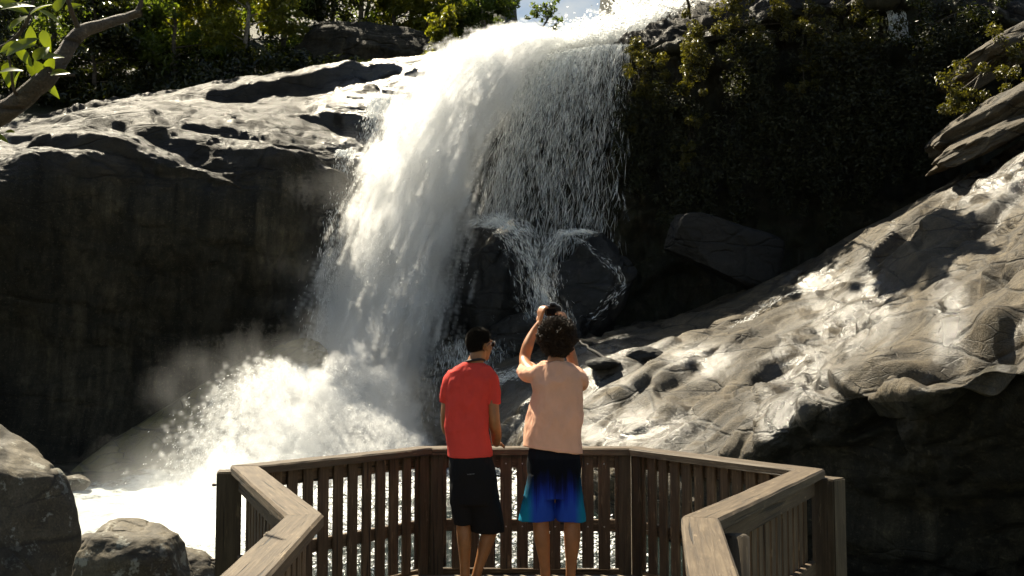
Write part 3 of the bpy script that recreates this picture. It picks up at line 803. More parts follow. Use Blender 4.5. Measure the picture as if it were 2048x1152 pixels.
def mist_part(name, P, V, g, size, stretch, mat, parent):
    """soft tufts of fine spray: small hexagons, dense in the middle and thinning out to their rims"""
    n = len(P); A = V / (np.linalg.norm(V, axis=1)[:, None] + 1e-9)
    A = A + g.normal(size=(n, 3)) * 0.25; A /= np.linalg.norm(A, axis=1)[:, None]
    W = np.cross(A, g.normal(size=(n, 3))); W /= np.linalg.norm(W, axis=1)[:, None] + 1e-9
    s = (size * g.uniform(0.55, 1.3, n))[:, None]
    ang = np.linspace(0, 2 * np.pi, 7)[:6]
    ring = [P + A * s * stretch * math.cos(a) + W * s * math.sin(a) for a in ang]
    Vv = np.stack([P] + ring, 1).reshape(-1, 3)
    tri = np.array([[0, k, k % 6 + 1] for k in range(1, 7)])
    Fc = (np.arange(n)[:, None, None] * 7 + tri[None]).reshape(-1, 3)
    soft = np.tile(np.array([1.0, 0, 0, 0, 0, 0, 0]), n)
    o = mesh_np(name, Vv, Fc, mat, parent, True, attrs={'soft': soft})
    return tag(o, kind='stuff')

MIST_PTS = {'plume': [], 'splash': [], 'haze': []}
def vol_mist(P, rad, which='plume'):
    MIST_PTS[which].append((np.asarray(P, float), np.broadcast_to(np.asarray(rad, float), (len(P),))))
M_MIST = mist_material("fine_spray_mist", 0.42)
M_HAZE2 = mist_material("thin_spray_mist", 0.22)
M_SPRAY = water_spray_material("white_water_spray", 1.0)
M_VEIL = water_spray_material("thin_water_veil", 1.0)
M_CORE = water_spray_material("white_water", 1.0)
fall = empty("waterfall", at(800, 880, 37), "towering white waterfall thundering over the granite cliff into a burst of spray", "waterfall")
GR = np.array([0, 0, -9.81])

def vnoise(P, seed):
    return np.stack([fbm(P + seed, 3), fbm(P + seed + 31, 3), fbm(P + seed + 67, 3)], -1)

def ballistic(n, P0, V0, tmax, seed, turb=0.35, clump=0.9, drag=0.10, tpow=1.0, fade=0.0, fr=1.0, soft_r=9.0, fu=7.0, ft=2.2):
    """water thrown from P0(u) at V0(u), clumped into falling comets"""
    g = np.random.default_rng(seed)
    u = g.uniform(0, 1, n * 3); t = tmax * g.uniform(0, 1, n * 3) ** tpow
    e = g.uniform(-1, 1, n * 3)                        # thickness coordinate
    q = np.stack([u * fu * fr, (t - 0.05 * e) * ft * fr, e * 1.6 + seed], -1)
    dens = 0.5 + clump * fbm(q, 4) + 0.3 * clump * fbm(q * np.array([4, 1.2, 1]), 3)
    if fade: dens = dens - fade * np.clip((t / tmax - 0.35) / 0.65, 0, 1) * g.uniform(0, 1, n * 3)
    edge = np.minimum(u * 14, (1 - u) * soft_r)
    keep = g.uniform(0, 1, n * 3) < np.clip(dens, 0, 1) * np.clip(edge + 0.12, 0, 1)
    idx = np.nonzero(keep)[0][:n]; u, t, e = u[idx], t[idx], e[idx]
    p0 = P0(u, e, g); v0 = V0(u, e, g)
    td = (1 - np.exp(-drag * t)) / drag
    P = p0 + v0 * td[:, None] + 0.5 * GR * (t ** 2)[:, None]
    V = v0 + GR * t[:, None]
    w = vnoise(P * 0.55 + seed, seed * 1.7) * (turb * (0.25 + t))[:, None]
    w += g.normal(size=P.shape) * (0.05 + 0.16 * t)[:, None] * turb * 1.6
    return P + w, V, t, g

def lip_line(pts):
    A = np.array([at(*p) for p in pts])
    def f(u, e, g):
        s = u * (len(A) - 1); i = np.minimum(s.astype(int), len(A) - 2); r = (s - i)[:, None]
        return A[i] * (1 - r) + A[i + 1] * r
    return f

def spray_part(name, P, V, t, g, l0, w0, mat, lmul=0.35):
    sp = np.linalg.norm(V, axis=1)
    ds = np.clip(P[:, 1] / 37, 0.3, 1.2)
    l0 = l0 * ds; w0 = w0 * ds
    l = l0 * (0.5 + g.uniform(0, 1, len(P))) * (1 + lmul * sp / 6); w = w0 * (0.4 + g.uniform(0, 1.2, len(P)))
    v, f = flakes(P, V + g.normal(size=P.shape) * sp[:, None] * 0.22, l, w, g)
    o = mesh_np(name, v, f, mat, fall, False)
    return tag(o, kind='stuff')

lip = lip_line([(1008, 112, 45.5), (1066, 92, 45.5), (1110, 86, 45.4), (1165, 92, 45.2)])
def v_main(u, e, g):
    n = len(u)
    return np.stack([-4.15 - 0.1 * u + (0.14 + 0.25 * u) * g.normal(size=n), -4.6 - 1.2 * e + 0.3 * g.normal(size=n), 1.0 + 0.5 * e + 0.4 * g.normal(size=n)], -1)
P, V, t, g = ballistic(80000, lip, v_main, 1.85, 5, turb=0.42, clump=1.0)
spray_part("main_plume", P, V, t, g, 0.06, 0.018, M_SPRAY)
P, V, t, g = ballistic(56000, lip, v_main, 1.95, 5, turb=0.34, clump=1.15)
for dt in (0.0, 0.012, 0.024, 0.036, 0.048, 0.060): vol_mist(P - V * dt + g.normal(size=P.shape) * 0.015, (0.085 + 0.05 * t / 1.95) * (1 - 5 * dt))

# rooster tail thrown up where the river leaves the lip
def v_tail(u, e, g):
    n = len(u); return np.stack([-2.6 + 1.2 * g.normal(size=n), -1.5 + g.normal(size=n), 0.7 + 0.5 * g.normal(size=n) - 1.0 * np.abs(u - 0.62)], -1)
P, V, t, g = ballistic(30000, lip_line([(990, 128, 46), (1080, 100, 46), (1175, 92, 46)]), v_tail, 0.75, 6, turb=0.3, clump=0.8)
spray_part("lip_spray", P, V, t, g, 0.09, 0.055, M_SPRAY)
k = g.uniform(0, 1, len(P)) < 0.3
vol_mist(P[k], 0.11)

# chute coming down from the upper right to the lip
A_, B_ = at(1370, 34, 51), at(1140, 104, 46)
n = 42000; g = np.random.default_rng(9); s = g.uniform(0, 1, n) ** 0.9
wid = 0.35 + 0.35 * s
P = A_ + (B_ - A_) * s[:, None] + np.stack([g.normal(size=n) * 0.7, g.normal(size=n) * 1.3, (np.abs(g.normal(size=n)) * 0.3 + 0.3 * fbm(np.stack([s * 6, s * 0, s * 0], -1), 3)) * wid], -1)
spray_part("upper_chute", P, np.tile((B_ - A_) * 0.35, (n, 1)), s, g, 0.10, 0.06, M_SPRAY)
k = g.uniform(0, 1, len(P)) < 0.2
vol_mist(P[k], 0.11)
A_, B_ = at(1300, 52, 49), at(1262, 8, 51.5)
n = 9000; s = g.uniform(0, 1, n)
P = A_ + (B_ - A_) * s[:, None] + np.stack([g.normal(size=n) * 0.45, g.normal(size=n) * 0.8, np.abs(g.normal(size=n)) * 0.6], -1)
spray_part("upper_spray", P, np.tile(np.array([-2.0, -1, 3]), (n, 1)), s, g, 0.1, 0.08, M_SPRAY)

# foam sheet over the shallow ledge left of the lip
n = 24000; u = g.uniform(0, 1, n) ** 0.8; w = g.uniform(0, 1, n)
px_ = 1020 - 190 * (1 - u) * (0.4 + 0.6 * w); py_ = 118 + 8 * (1 - u) + w * (78 - 18 * u); 
dd = 48.3 - 3.6 * w
keep = (0.55 + 0.8 * fbm(np.stack([px_ * 0.012, py_ * 0.06, 0 * px_], -1), 4) - 0.9 * (1 - u)) > g.uniform(0, 0.9, n)
P = at(px_, py_, dd)[keep] + np.array([0, 0, 0.18]) + g.normal(size=(int(keep.sum()), 3)) * 0.10
spray_part("ledge_foam", P, np.tile(np.array([-3.0, -3, -1.0]), (len(P), 1)), u[keep], g, 0.16, 0.10, M_SPRAY)

# right-hand veil: thin strands close to the rock
def v_veil(u, e, g):
    n = len(u); return np.stack([-1.9 + 1.3 * u + 0.22 * g.normal(size=n), -2.0 - 0.9 * e, -0.6 + 0.3 * g.normal(size=n)], -1)
P, V, t, g = ballistic(20000, lip_line([(1060, 118, 45.0), (1130, 104, 44.9), (1200, 92, 44.7), (1262, 90, 44.3)]), v_veil, 1.45, 15, turb=0.07, clump=2.6, fade=1.15, fr=1.0, soft_r=0.75, fu=24.0, ft=1.3)
spray_part("veil", P, V, t, g, 0.30, 0.016, M_VEIL)
P, V, t, g = ballistic(4500, lip_line([(1060, 118, 45.0), (1130, 104, 44.9), (1200, 92, 44.7), (1262, 90, 44.3)]), v_veil, 1.45, 15, turb=0.05, clump=3.0, fade=1.0, fr=1.0, soft_r=0.75, fu=24.0, ft=1.0)
mist_part("veil_mist", P, V, g, 0.085, 8.0, M_MIST, fall)

# trickles over the brow left of the plume
for k, (pts, tm, nn, vx) in enumerate([([(742, 196, 43.5), (800, 190, 43.8)], 0.62, 4000, -0.5), ([(745, 292, 41.8), (815, 262, 42.5)], 0.75, 3000, -0.5),
                                       ([(672, 300, 40.6), (712, 300, 41.0)], 1.25, 2500, -0.1)]):
    P, V, t, g = ballistic(nn, lip_line(pts), lambda u, e, g: np.stack([vx + 0.25 * g.normal(size=len(u)), -1.6 - 0.8 * e, -0.9 + 0 * u], -1), tm, 60 + k, turb=0.10, clump=2.2, fade=0.7, fu=16.0, ft=2.0)
    spray_part("side_trickle", P, V, t, g, 0.12, 0.03, M_VEIL)

# splash: the plume bursts on the rocks and is flung down to the left, towards the deck
imp = lip_line([(620, 745, 35), (690, 775, 35), (790, 850, 34.5), (870, 890, 34)])
def v_spl(u, e, g):
    n = len(u); return np.stack([-2.9 * (1 - 0.75 * u) - 0.6 * np.minimum(np.abs(g.normal(size=n)), 1.6), -3.6 - 2.4 * np.minimum(np.abs(g.normal(size=n)), 2), 1.7 + 1.0 * np.clip(g.normal(size=n), -2, 1.5) - 0.9 * u], -1)
P, V, t, g = ballistic(150000, imp, v_spl, 1.35, 77, turb=0.45, clump=0.8, drag=0.25)
k = P[:, 2] > WZ - 0.1
k &= g.uniform(0, 1, len(P)) < 0.4
spray_part("splash", P[k], V[k], t[k], g, 0.06, 0.028, M_SPRAY, 0.12)
P, V, t, g = ballistic(40000, imp, v_spl, 1.25, 77, turb=0.45, clump=0.9, drag=0.25)
k = P[:, 2] > WZ
vol_mist(P[k], 0.105 * np.clip(P[k][:, 1] / 34, 0.6, 1.1), 'splash')
# billowing bursts rolling down from the impact towards the left bank
gb = np.random.default_rng(123); Ps, Vs, Pm, Vm = [], [], [], []
up_ = np.array([(755, 650), (665, 690), (600, 745), (505, 795), (440, 865), (360, 940), (285, 1010), (230, 1075)], float)
lo_ = np.array([(850, 880), (800, 905), (720, 925), (650, 950), (600, 985), (540, 1040), (490, 1090), (460, 1150)], float)
dp_ = np.array([35.2, 33.9, 32.4, 31, 29, 26.5, 24, 21.5])
for k in range(260):
    s = 7 * gb.uniform(0, 1) ** 1.3; i = min(int(s), 6); f = s - i; m = gb.uniform(0, 1) ** 0.8
    U_ = up_[i] * (1 - f) + up_[i + 1] * f; Lw = lo_[i] * (1 - f) + lo_[i + 1] * f; d = dp_[i] * (1 - f) + dp_[i + 1] * f - 1.0 * m
    q = U_ * (1 - m) + Lw * m; r = gb.uniform(0.45, 1.0) * (0.75 + 0.25 * math.sin(3 * s))
    c = at(q[0], q[1], d) + np.array([0, 0, -0.55 * r]); c[2] = max(c[2], WZ + 0.1)
    nb_ = int(1000 * r * r); dv = gb.normal(size=(nb_, 3)); dv /= np.linalg.norm(dv, axis=1)[:, None]
    rr = r * (0.62 + 0.38 * fbm(dv * 1.6 + k * 3.3, 3))[:, None] * np.clip(1 - np.abs(gb.normal(size=(nb_, 1))) * 0.22, 0.2, 1)
    fl = gb.uniform(0, 1, nb_) < 0.35
    Ps.append((c + dv * rr * np.array([1.05, 1, 0.85]))[fl]); Vs.append((dv * 2 + np.array([-3.0, -3, 1.0]))[fl])
    j = gb.uniform(0, 1, nb_) < 1.1; Pm.append((c + dv * rr * 0.92)[j]); Vm.append((dv + np.array([-1.0, -1, 0.3]))[j])
P = np.concatenate(Ps); V = np.concatenate(Vs); k = P[:, 2] > WZ
spray_part("bursting_spray", P[k], V[k], None, gb, 0.042, 0.022, M_SPRAY, 0.1)
P = np.concatenate(Pm); V = np.concatenate(Vm); k = P[:, 2] > WZ
vol_mist(P[k], 0.105 * np.clip(P[k][:, 1] / 34, 0.6, 1.1), 'splash')

# all of that fine spray hangs in the air as one cloud of droplets
def mist_volume(which, name, k_top, k_low, voxel):
    P = np.concatenate([p for p, _ in MIST_PTS[which]]); rad = np.concatenate([r for _, r in MIST_PTS[which]])
    me = bpy.data.meshes.new(name); me.vertices.add(len(P)); me.vertices.foreach_set("co", P.astype(np.float32).ravel())
    at_ = me.attributes.new("rad", 'FLOAT', 'POINT'); at_.data.foreach_set("value", rad.astype(np.float32))
    o = bpy.data.objects.new(name, me); COL.objects.link(o); par(o, fall); tag(o, kind='stuff')
    t = NT("airborne_spray_" + which); v = t.coord('Object')
    inf = t.n('ShaderNodeAttribute', _attribute_name='density').outputs['Fac']
    nz = t.ramp(t.noise(t.mapping(v, (1.6, 1.6, 0.5), (0.25, 0.28, 0)), 1.1, 6, 0.68, 0.3), [(0.36, 0.12), (0.62, 1.0)])
    zz = t.n('ShaderNodeSeparateXYZ', Vector=v).outputs[2]
    kz = t.n('ShaderNodeMapRange', Value=zz, i1=1.0, i2=11.0, i3=k_low, i4=k_top).outputs[0]
    dens = t.math('MULTIPLY', t.math('MULTIPLY', inf, nz), kz)
    pv = t.n('ShaderNodeVolumePrincipled', Color=(0.985, 0.99, 0.99), Density=dens, Anisotropy=0.35)
    pv.inputs['Density Attribute'].default_value = ''
    t.t.links.new(pv.outputs[0], t.out.inputs['Volume'])
    t.m.cycles.volume_sampling = 'MULTIPLE_IMPORTANCE'
    ng = bpy.data.node_groups.new("points_to_cloud", 'GeometryNodeTree')
    ng.interface.new_socket("Geometry", in_out='INPUT', socket_type='NodeSocketGeometry'); ng.interface.new_socket("Geometry", in_out='OUTPUT', socket_type='NodeSocketGeometry')
    N = ng.nodes; gi, go = N.new('NodeGroupInput'), N.new('NodeGroupOutput')
    mp_ = N.new('GeometryNodeMeshToPoints'); pvn = N.new('GeometryNodePointsToVolume'); sm = N.new('GeometryNodeSetMaterial'); na = N.new('GeometryNodeInputNamedAttribute')
    na.data_type = 'FLOAT'; na.inputs['Name'].default_value = 'rad'
    try: pvn.resolution_mode = 'VOXEL_SIZE'
    except Exception: pvn.inputs['Resolution Mode'].default_value = 'Size'
    pvn.inputs['Density'].default_value = 1.0; pvn.inputs['Voxel Size'].default_value = voxel
    sm.inputs['Material'].default_value = t.m
    K = ng.links.new
    K(gi.outputs[0], mp_.inputs['Mesh']); K(na.outputs['Attribute'], mp_.inputs['Radius']); K(mp_.outputs[0], pvn.inputs['Points']); K(na.outputs['Attribute'], pvn.inputs['Radius'])
    K(pvn.outputs[0], sm.inputs['Geometry']); K(sm.outputs[0], go.inputs[0])
    m = o.modifiers.new("cloud", 'NODES'); m.node_group = ng
    me.materials.append(t.m)
    return o
mist_volume('plume', 'plume_cloud', 3.2, 2.6, 0.07)
mist_volume('splash', 'splash_cloud', 2.8, 2.8, 0.07)
gh = np.random.default_rng(8); allp = np.concatenate([p for k_ in ('plume', 'splash') for p, _ in MIST_PTS[k_]])
allp = allp[gh.choice(len(allp), 5000, False)]; allp = allp[allp[:, 2] < 9]
vol_mist(allp + gh.normal(size=allp.shape) * np.array([0.75, 0.6, 0.45]) + np.array([-0.3, -0.3, 0.2]), 0.75, 'haze')
mist_volume('haze', 'drifting_mist', 0.03, 0.085, 0.5)

# rills over the black boulders: streams that follow a line of points
def rill(pts, n, width, seed, thin=0.9):
    g = np.random.default_rng(seed); A = np.array([at(*p[:3]) for p in pts]); W = np.array([p[3] for p in pts])
    s = g.uniform(0, len(A) - 1, n); i = np.minimum(s.astype(int), len(A) - 2); r = (s - i)[:, None]
    D = A[i + 1] - A[i]
    c = g.normal(size=n) * 0.5
    q = np.stack([c * 3, s * 1.2, np.full(n, seed)], -1)
    keep = (0.55 + thin * fbm(q, 4)) > g.uniform(0, 1, n)
    w = (W[i] * (1 - r[:, 0]) + W[i + 1] * r[:, 0]) * width
    P = A[i] + D * r + np.stack([c * w, -0.2 * np.abs(g.normal(size=n)) * w, 0.12 * g.normal(size=n) * w], -1)
    P += vnoise(P * 0.8, seed) * 0.10
    return P[keep], D[keep] * 3, s[keep], g
for pts, n, w in [
    ([(965, 452, 39.2, .7), (1000, 436, 38.8, 1.0), (1040, 470, 38.6, 1.2), (1066, 530, 38.5, .9), (1082, 600, 38.3, 1.0), (1100, 660, 38.0, 1.3)], 13000, 0.6),
    ([(1180, 462, 38.6, .6), (1120, 470, 38.6, .9), (1092, 520, 38.6, .8), (1090, 590, 38.4, .9), (1100, 650, 38.2, 1.0)], 5500, 0.4),
    ([(1120, 458, 38.4, .5), (1185, 500, 38.2, .4), (1232, 535, 38.0, .3), (1246, 570, 38.0, .35), (1222, 605, 37.6, .5), (1180, 640, 37, .6)], 900, 0.45),
    ([(1860, 482, 36, 1.0), (1800, 520, 36, 0.9), (1765, 556, 35.6, 0.5), (1560, 590, 35, 0.2), (1490, 640, 33.4, 0.25), (1440, 680, 32, 0.3)], 2500, 0.5),
    ([(930, 690, 38, 1.2), (930, 760, 37.4, 1.4), (940, 850, 36.5, 1.5)], 12000, 0.9),
    ([(990, 770, 34.5, 1.4), (1060, 745, 34, 1.0), (1120, 735, 33, .8)], 7000, 0.6)]:
    P, V, s_, g = rill(pts, n // 3, w * 1.2, int(n / 100))
    spray_part("rock_rill", P, V, s_, g, 0.20, 0.018, M_VEIL, 0.1)
    P, V, s_, g = rill(pts, n // 9, w * 1.5, int(n / 100) + 1, 1.3)
    mist_part("rill_mist", P, V, g, 0.09, 4.0, M_HAZE2, fall)

# stream racing over the boulders below the deck
n = 26000; g = np.random.default_rng(91)
X = g.uniform(-7, 2.5, n); Y = g.uniform(18, 34, n)
keep = (fbm(np.stack([X * 0.35, Y * 0.22, 0 * X], -1) + 4, 4) + 0.35 - 0.08 * np.maximum(0, X)) > g.uniform(-0.2, 0.7, n)
P = np.stack([X, Y, WZ + 0.12 + 0.25 * np.abs(g.normal(size=n)) * (0.5 + fbm(np.stack([X, Y, 0 * X], -1) * 0.4, 3))], -1)[keep]
spray_part("rapids", P, np.tile(np.array([-3.0, -1.5, 0]), (len(P), 1)), P[:, 0], g, 0.14, 0.08, M_SPRAY, 0.1)

# second, far smaller fall at the top right
fall2 = empty("small_waterfall", at(1780, 60, 42), "thin small waterfall slipping over a notch in the cliff top among shrubs", "waterfall")
def v_s(u, e, g): return np.stack([0.3 - 0.1 * e + 0.1 * g.normal(size=len(u)), -1.2 - 0.5 * e, -0.5 + 0 * u], -1)
P, V, t, g = ballistic(2600, lip_line([(1758, -8, 43), (1795, -8, 43)]), v_s, 0.62, 44, turb=0.1, clump=1.0)
sp = np.linalg.norm(V, axis=1)
v, f = flakes(P, V, 0.14 * (1 + sp * 0.1), np.full(len(P), 0.045), g)
tag(mesh_np("falling_water", v, f, M_VEIL, fall2, False), kind='stuff')

# ------------------------------------------------------------------ vegetation
M_LEAF_SUN = leaf_material("sunlit_yellow_green_leaves", [(0.05, 0.06, 0.008), (0.12, 0.13, 0.016), (0.21, 0.20, 0.03)], 0.55)  # brighter leaf colour stands in for sunlight on the crowns
M_LEAF_MID = leaf_material("forest_leaves", [(0.03, 0.052, 0.010), (0.07, 0.10, 0.018), (0.12, 0.15, 0.03)], 0.55)
M_LEAF_DARK = leaf_material("dark_glossy_leaves", [(0.008, 0.012, 0.004), (0.02, 0.026, 0.008), (0.045, 0.05, 0.014)], 0.35, 0.25)
M_LEAF_OLIVE = leaf_material("olive_shrub_leaves", [(0.018, 0.02, 0.005), (0.05, 0.05, 0.01), (0.12, 0.105, 0.022)], 0.4, 0.35)
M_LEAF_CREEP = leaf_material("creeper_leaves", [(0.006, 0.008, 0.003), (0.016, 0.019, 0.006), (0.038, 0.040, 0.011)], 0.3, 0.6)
M_LEAF_NEAR = leaf_material("near_broad_leaves", [(0.05, 0.075, 0.008), (0.09, 0.12, 0.012), (0.15, 0.17, 0.02)], 0.5, 0.3)
M_BARK = rock_material("tree_bark", (0.04, 0.03, 0.02), (0.08, 0.062, 0.045), (0.15, 0.12, 0.09), bump=0.9, stain=0.3, scale=3.0)
M_BARK_PALE = rock_material("pale_bark", (0.10, 0.085, 0.065), (0.2, 0.175, 0.14), (0.32, 0.29, 0.24), bump=0.9, stain=0.3, scale=3.0)

def leaf_cloud(centres, radii, per, size, g, squash=0.75, up=0.35):
    """leaves gathered in clumps; each a bent two-triangle blade"""
    n = len(centres) * per
    c = np.repeat(centres, per, 0); r = np.repeat(radii, per)
    d = g.normal(size=(n, 3)); d /= np.linalg.norm(d, axis=1)[:, None]
    P = c + d * (r * g.uniform(0.25, 1.0, n) ** 0.6)[:, None] * np.array([1, 1, squash])
    N = d * 0.6 + g.normal(size=(n, 3)) * 0.6 + np.array([0, 0, up]); N /= np.linalg.norm(N, axis=1)[:, None]
    A = np.cross(N, g.normal(size=(n, 3))); A /= np.linalg.norm(A, axis=1)[:, None] + 1e-9
    W = np.cross(N, A); s = (size * g.uniform(0.5, 1.4, n))[:, None]
    V = np.stack([P - A * s, P + W * s * 0.42 + N * s * 0.15, P + A * s, P - W * s * 0.42 + N * s * 0.15], 1).reshape(-1, 3)
    return V, np.arange(4 * n).reshape(n, 4)

def make_tree(label, base, h, crown_r, g, mat, bark, leaf=0.15, clumps=70, per=60, crown_lo=0.3, lean=0.0, group=None, name="tree", leany=0.0):
    root = empty(name, tuple(base), label, "tree", group)
    b = np.asarray(base, float)
    top = b + np.array([lean, leany, h * 0.86])
    k = np.linspace(0, 1, 8)[:, None]
    path = b + (top - b) * k + np.concatenate([np.zeros((1, 3)), g.normal(size=(7, 3)) * np.array([0.12, 0.12, 0])])
    v, f = tube_np(path, h * 0.018 * (1 - 0.75 * k[:, 0]) + 0.015, 8)
    tr = mesh_np("trunk", v - b, f, bark, None, True, attrs={'wet': np.zeros(len(v)), 'moss': np.zeros(len(v))}); tr.location = tuple(b); par(tr, root)
    # clumps carried by limbs
    cs = []; V = []; Fc = []; off = 0
    nl = 11
    for i in range(nl):
        s = crown_lo + (0.95 - crown_lo) * (i + 0.5) / nl
        p0 = b + (top - b) * s
        a = g.uniform(0, 6.28); prof = math.sin(math.pi * min(1, 0.22 + 0.78 * (s - crown_lo) / (1 - crown_lo)) ** 0.9) * 0.8 + 0.25
        ln = crown_r * prof * g.uniform(0.7, 1.15)
        p1 = p0 + np.array([math.cos(a) * ln, math.sin(a) * ln, ln * g.uniform(0.1, 0.6)])
        m_ = (p0 + p1) / 2 + g.normal(size=3) * 0.15
        v, f = tube_np(np.array([p0, m_, p1]), [h * 0.006, h * 0.004, h * 0.0015], 5)
        V.append(v); Fc.append(f + off); off += len(v)
        for q in range(max(1, clumps // nl)):
            tt = g.uniform(0.35, 1.1)
            cs.append(p0 + (p1 - p0) * tt + g.normal(size=3) * crown_r * 0.20)
    for q in range(max(2, clumps // 9)): cs.append(top + g.normal(size=3) * crown_r * np.array([0.28, 0.28, 0.30]))
    V = np.concatenate(V); lm = mesh_np("limbs", V - b, np.concatenate(Fc), bark, None, True, attrs={'wet': np.zeros(len(V)), 'moss': np.zeros(len(V))}); lm.location = tuple(b); par(lm, root)
    cs = np.array(cs)
    v, f = leaf_cloud(cs, crown_r * g.uniform(0.14, 0.30, len(cs)), per, leaf, g)
    cr_ = mesh_np("crown", v - b, f, mat, None, False); cr_.location = tuple(b); par(cr_, root)
    return root

gt = np.random.default_rng(21)
G_T = "forest trees standing behind the cliff top"
def hz(x, y): return float(hill_z(np.array(x), np.array(y))) - 0.5
TREES = [  # px, depth, height, crown radius, material, bark, label
    (-20, 50, 13, 3.2, 'D', 0, "dark tree at the top left corner behind the near branch"),
    (95, 56, 15, 3.4, 'M', 0, "dull green tree behind the near branch's forked leaves"),
    (185, 52, 11, 2.6, 'D', 0, "shady low tree behind the bend of the near branch"),
    (262, 58, 14, 2.8, 'M', 1, "thin crowned tree with sky glinting through it at the top left"),
    (345, 54, 12, 2.9, 'M', 0, "dense green tree just right of the near branch tip"),
    (415, 58, 14, 3.0, 'S', 0, "tree with a mottled light green crown above the layered ledge"),
    (490, 55, 12.5, 2.7, 'S', 1, "yellow green leafy tree above the middle of the left ledge"),
    (560, 60, 15, 3.2, 'M', 0, "tall dark green tree left of the grey rock face in the forest"),
    (640, 62, 16, 3.0, 'D', 1, "dark tree with bare pale trunk above the grey rock face"),
    (720, 63, 16.5, 3.2, 'M', 1, "tree rising above the grey rock face in the forest"),
    (790, 62, 14, 2.6, 'S', 0, "bright sunlit tree right of the grey rock face"),
    (858, 60, 13, 2.6, 'S', 0, "brightest yellow green tree, left of the tall tree at the sky gap"),
    (925, 62, 15, 2.7, 'M', 0, "green tree between the bright tree and the sky gap tree"),
    (965, 61, 13.5, 2.2, 'M', 1, "tall tree at the edge of the sky gap above the lip spray"),
    (895, 55, 5.2, 1.6, 'S', 0, "low yellow green bushy tree at the ledge just left of the lip spray"),
]
for (px_, d, h, cr_, m_, bk, lab) in TREES:
    p = at(px_, 300, d); z = hz(p[0], d)
    make_tree(lab, (p[0], d, z), h * 0.66 if h > 6 else h, cr_ * 0.85, gt, {'D': M_LEAF_DARK, 'M': M_LEAF_MID, 'S': M_LEAF_SUN}[m_], (M_BARK, M_BARK_PALE)[bk], leaf=0.15, clumps=110, per=55, crown_lo=0.10 + 0.1 * (bk), group=G_T)
# more distant crowns filling the slope behind them
G_B = "far trees filling the slope behind the front row"
for k in range(12):
    px_ = -60 + k * 80 + gt.uniform(-20, 20); d = 67 + gt.uniform(-2, 6); p = at(px_, 200, d); z = hz(p[0], d)
    make_tree("far dark green tree of the back row, mostly hidden behind the front trees", (p[0], d, z), 9.5 + gt.uniform(-1, 2), 3.4, gt, (M_LEAF_MID, M_LEAF_DARK)[k % 2], M_BARK, leaf=0.2, clumps=90, per=48, crown_lo=0.08, group=G_B)
# small crooked trees in the sky gap
p = at(1075, 62, 56); make_tree("small crooked tree silhouetted in the sky gap above the lip spray", (p[0], 56, p[2] - 1.5), 3.6, 1.0, gt, M_LEAF_MID, M_BARK, 0.11, 26, 34, 0.45, 0.6)
p = at(1150, 66, 56); make_tree("tiny sapling at the right end of the sky gap beside the chute", (p[0], 56, p[2] - 0.9), 1.5, 0.5, gt, M_LEAF_MID, M_BARK, 0.09, 10, 22, 0.3, 0.3)
p = at(1232, 30, 57); make_tree("small dark tree behind the spray of the upper chute", (p[0], 57, p[2] - 1.5), 4.2, 1.2, gt, M_LEAF_DARK, M_BARK, 0.13, 30, 40, 0.2, 0.0)

# undergrowth along the foot of the forest
n = 340; X = gt.uniform(-34, -2.5, n); Y = gt.uniform(50.5, 60, n)
cs = np.stack([X, Y, hill_z(X, Y) + 0.4 + gt.uniform(0, 0.9, n)], -1)
v, f = leaf_cloud(cs, gt.uniform(0.5, 1.1, n), 110, 0.15, gt)
tag(mesh_np("undergrowth", v, f, M_LEAF_DARK, None, False), "dark undergrowth massed under the forest edge", "undergrowth", kind='stuff')
boulder("forest_rock_face", at(735, 105, 57), (4.2, 2.0, 1.7), 61, M_DARK, "grey brown rock outcrop standing among the forest trees above the ledge", cat="rock", res=110, cuts=10, rough=0.15, boxy=5.0)

# shrubs hanging on the right cliff
def shrub(label, spots, g, mat, per, leaf=0.10, dense=1.0, group="shrubs clinging to the right cliff"):
    p0 = at(*spots[0][:3])
    root = empty("cliff_shrub", tuple(p0), label, "shrub", group)
    cs, rs = [], []
    for (x, y, d, r) in spots:
        c = at(x, y, d)
        for k in range(int(7 * dense)):
            cs.append(c + g.normal(size=3) * r * np.array([0.62, 0.35, 0.62])); rs.append(r * g.uniform(0.28, 0.55))
    v, f = leaf_cloud(np.array(cs), np.array(rs), per, leaf, g, 0.9, 0.5)
    o = mesh_np("foliage", v - p0, f, mat, None, False); o.location = tuple(p0); par(o, root)
    V, Fc, off = [], [], 0
    for c in cs[::4]:
        q = p0 + np.array([0, 0.9, -0.2])
        v, f = tube_np(np.array([q, (q + c) / 2 + g.normal(size=3) * 0.1, c]), [0.04, 0.03, 0.01], 5); V.append(v); Fc.append(f + off); off += len(v)
    V = np.concatenate(V)
    o = mesh_np("branches", V - p0, np.concatenate(Fc), M_BARK, None, True, attrs={'wet': np.zeros(len(V)), 'moss': np.zeros(len(V))}); o.location = tuple(p0); par(o, root)
    return root
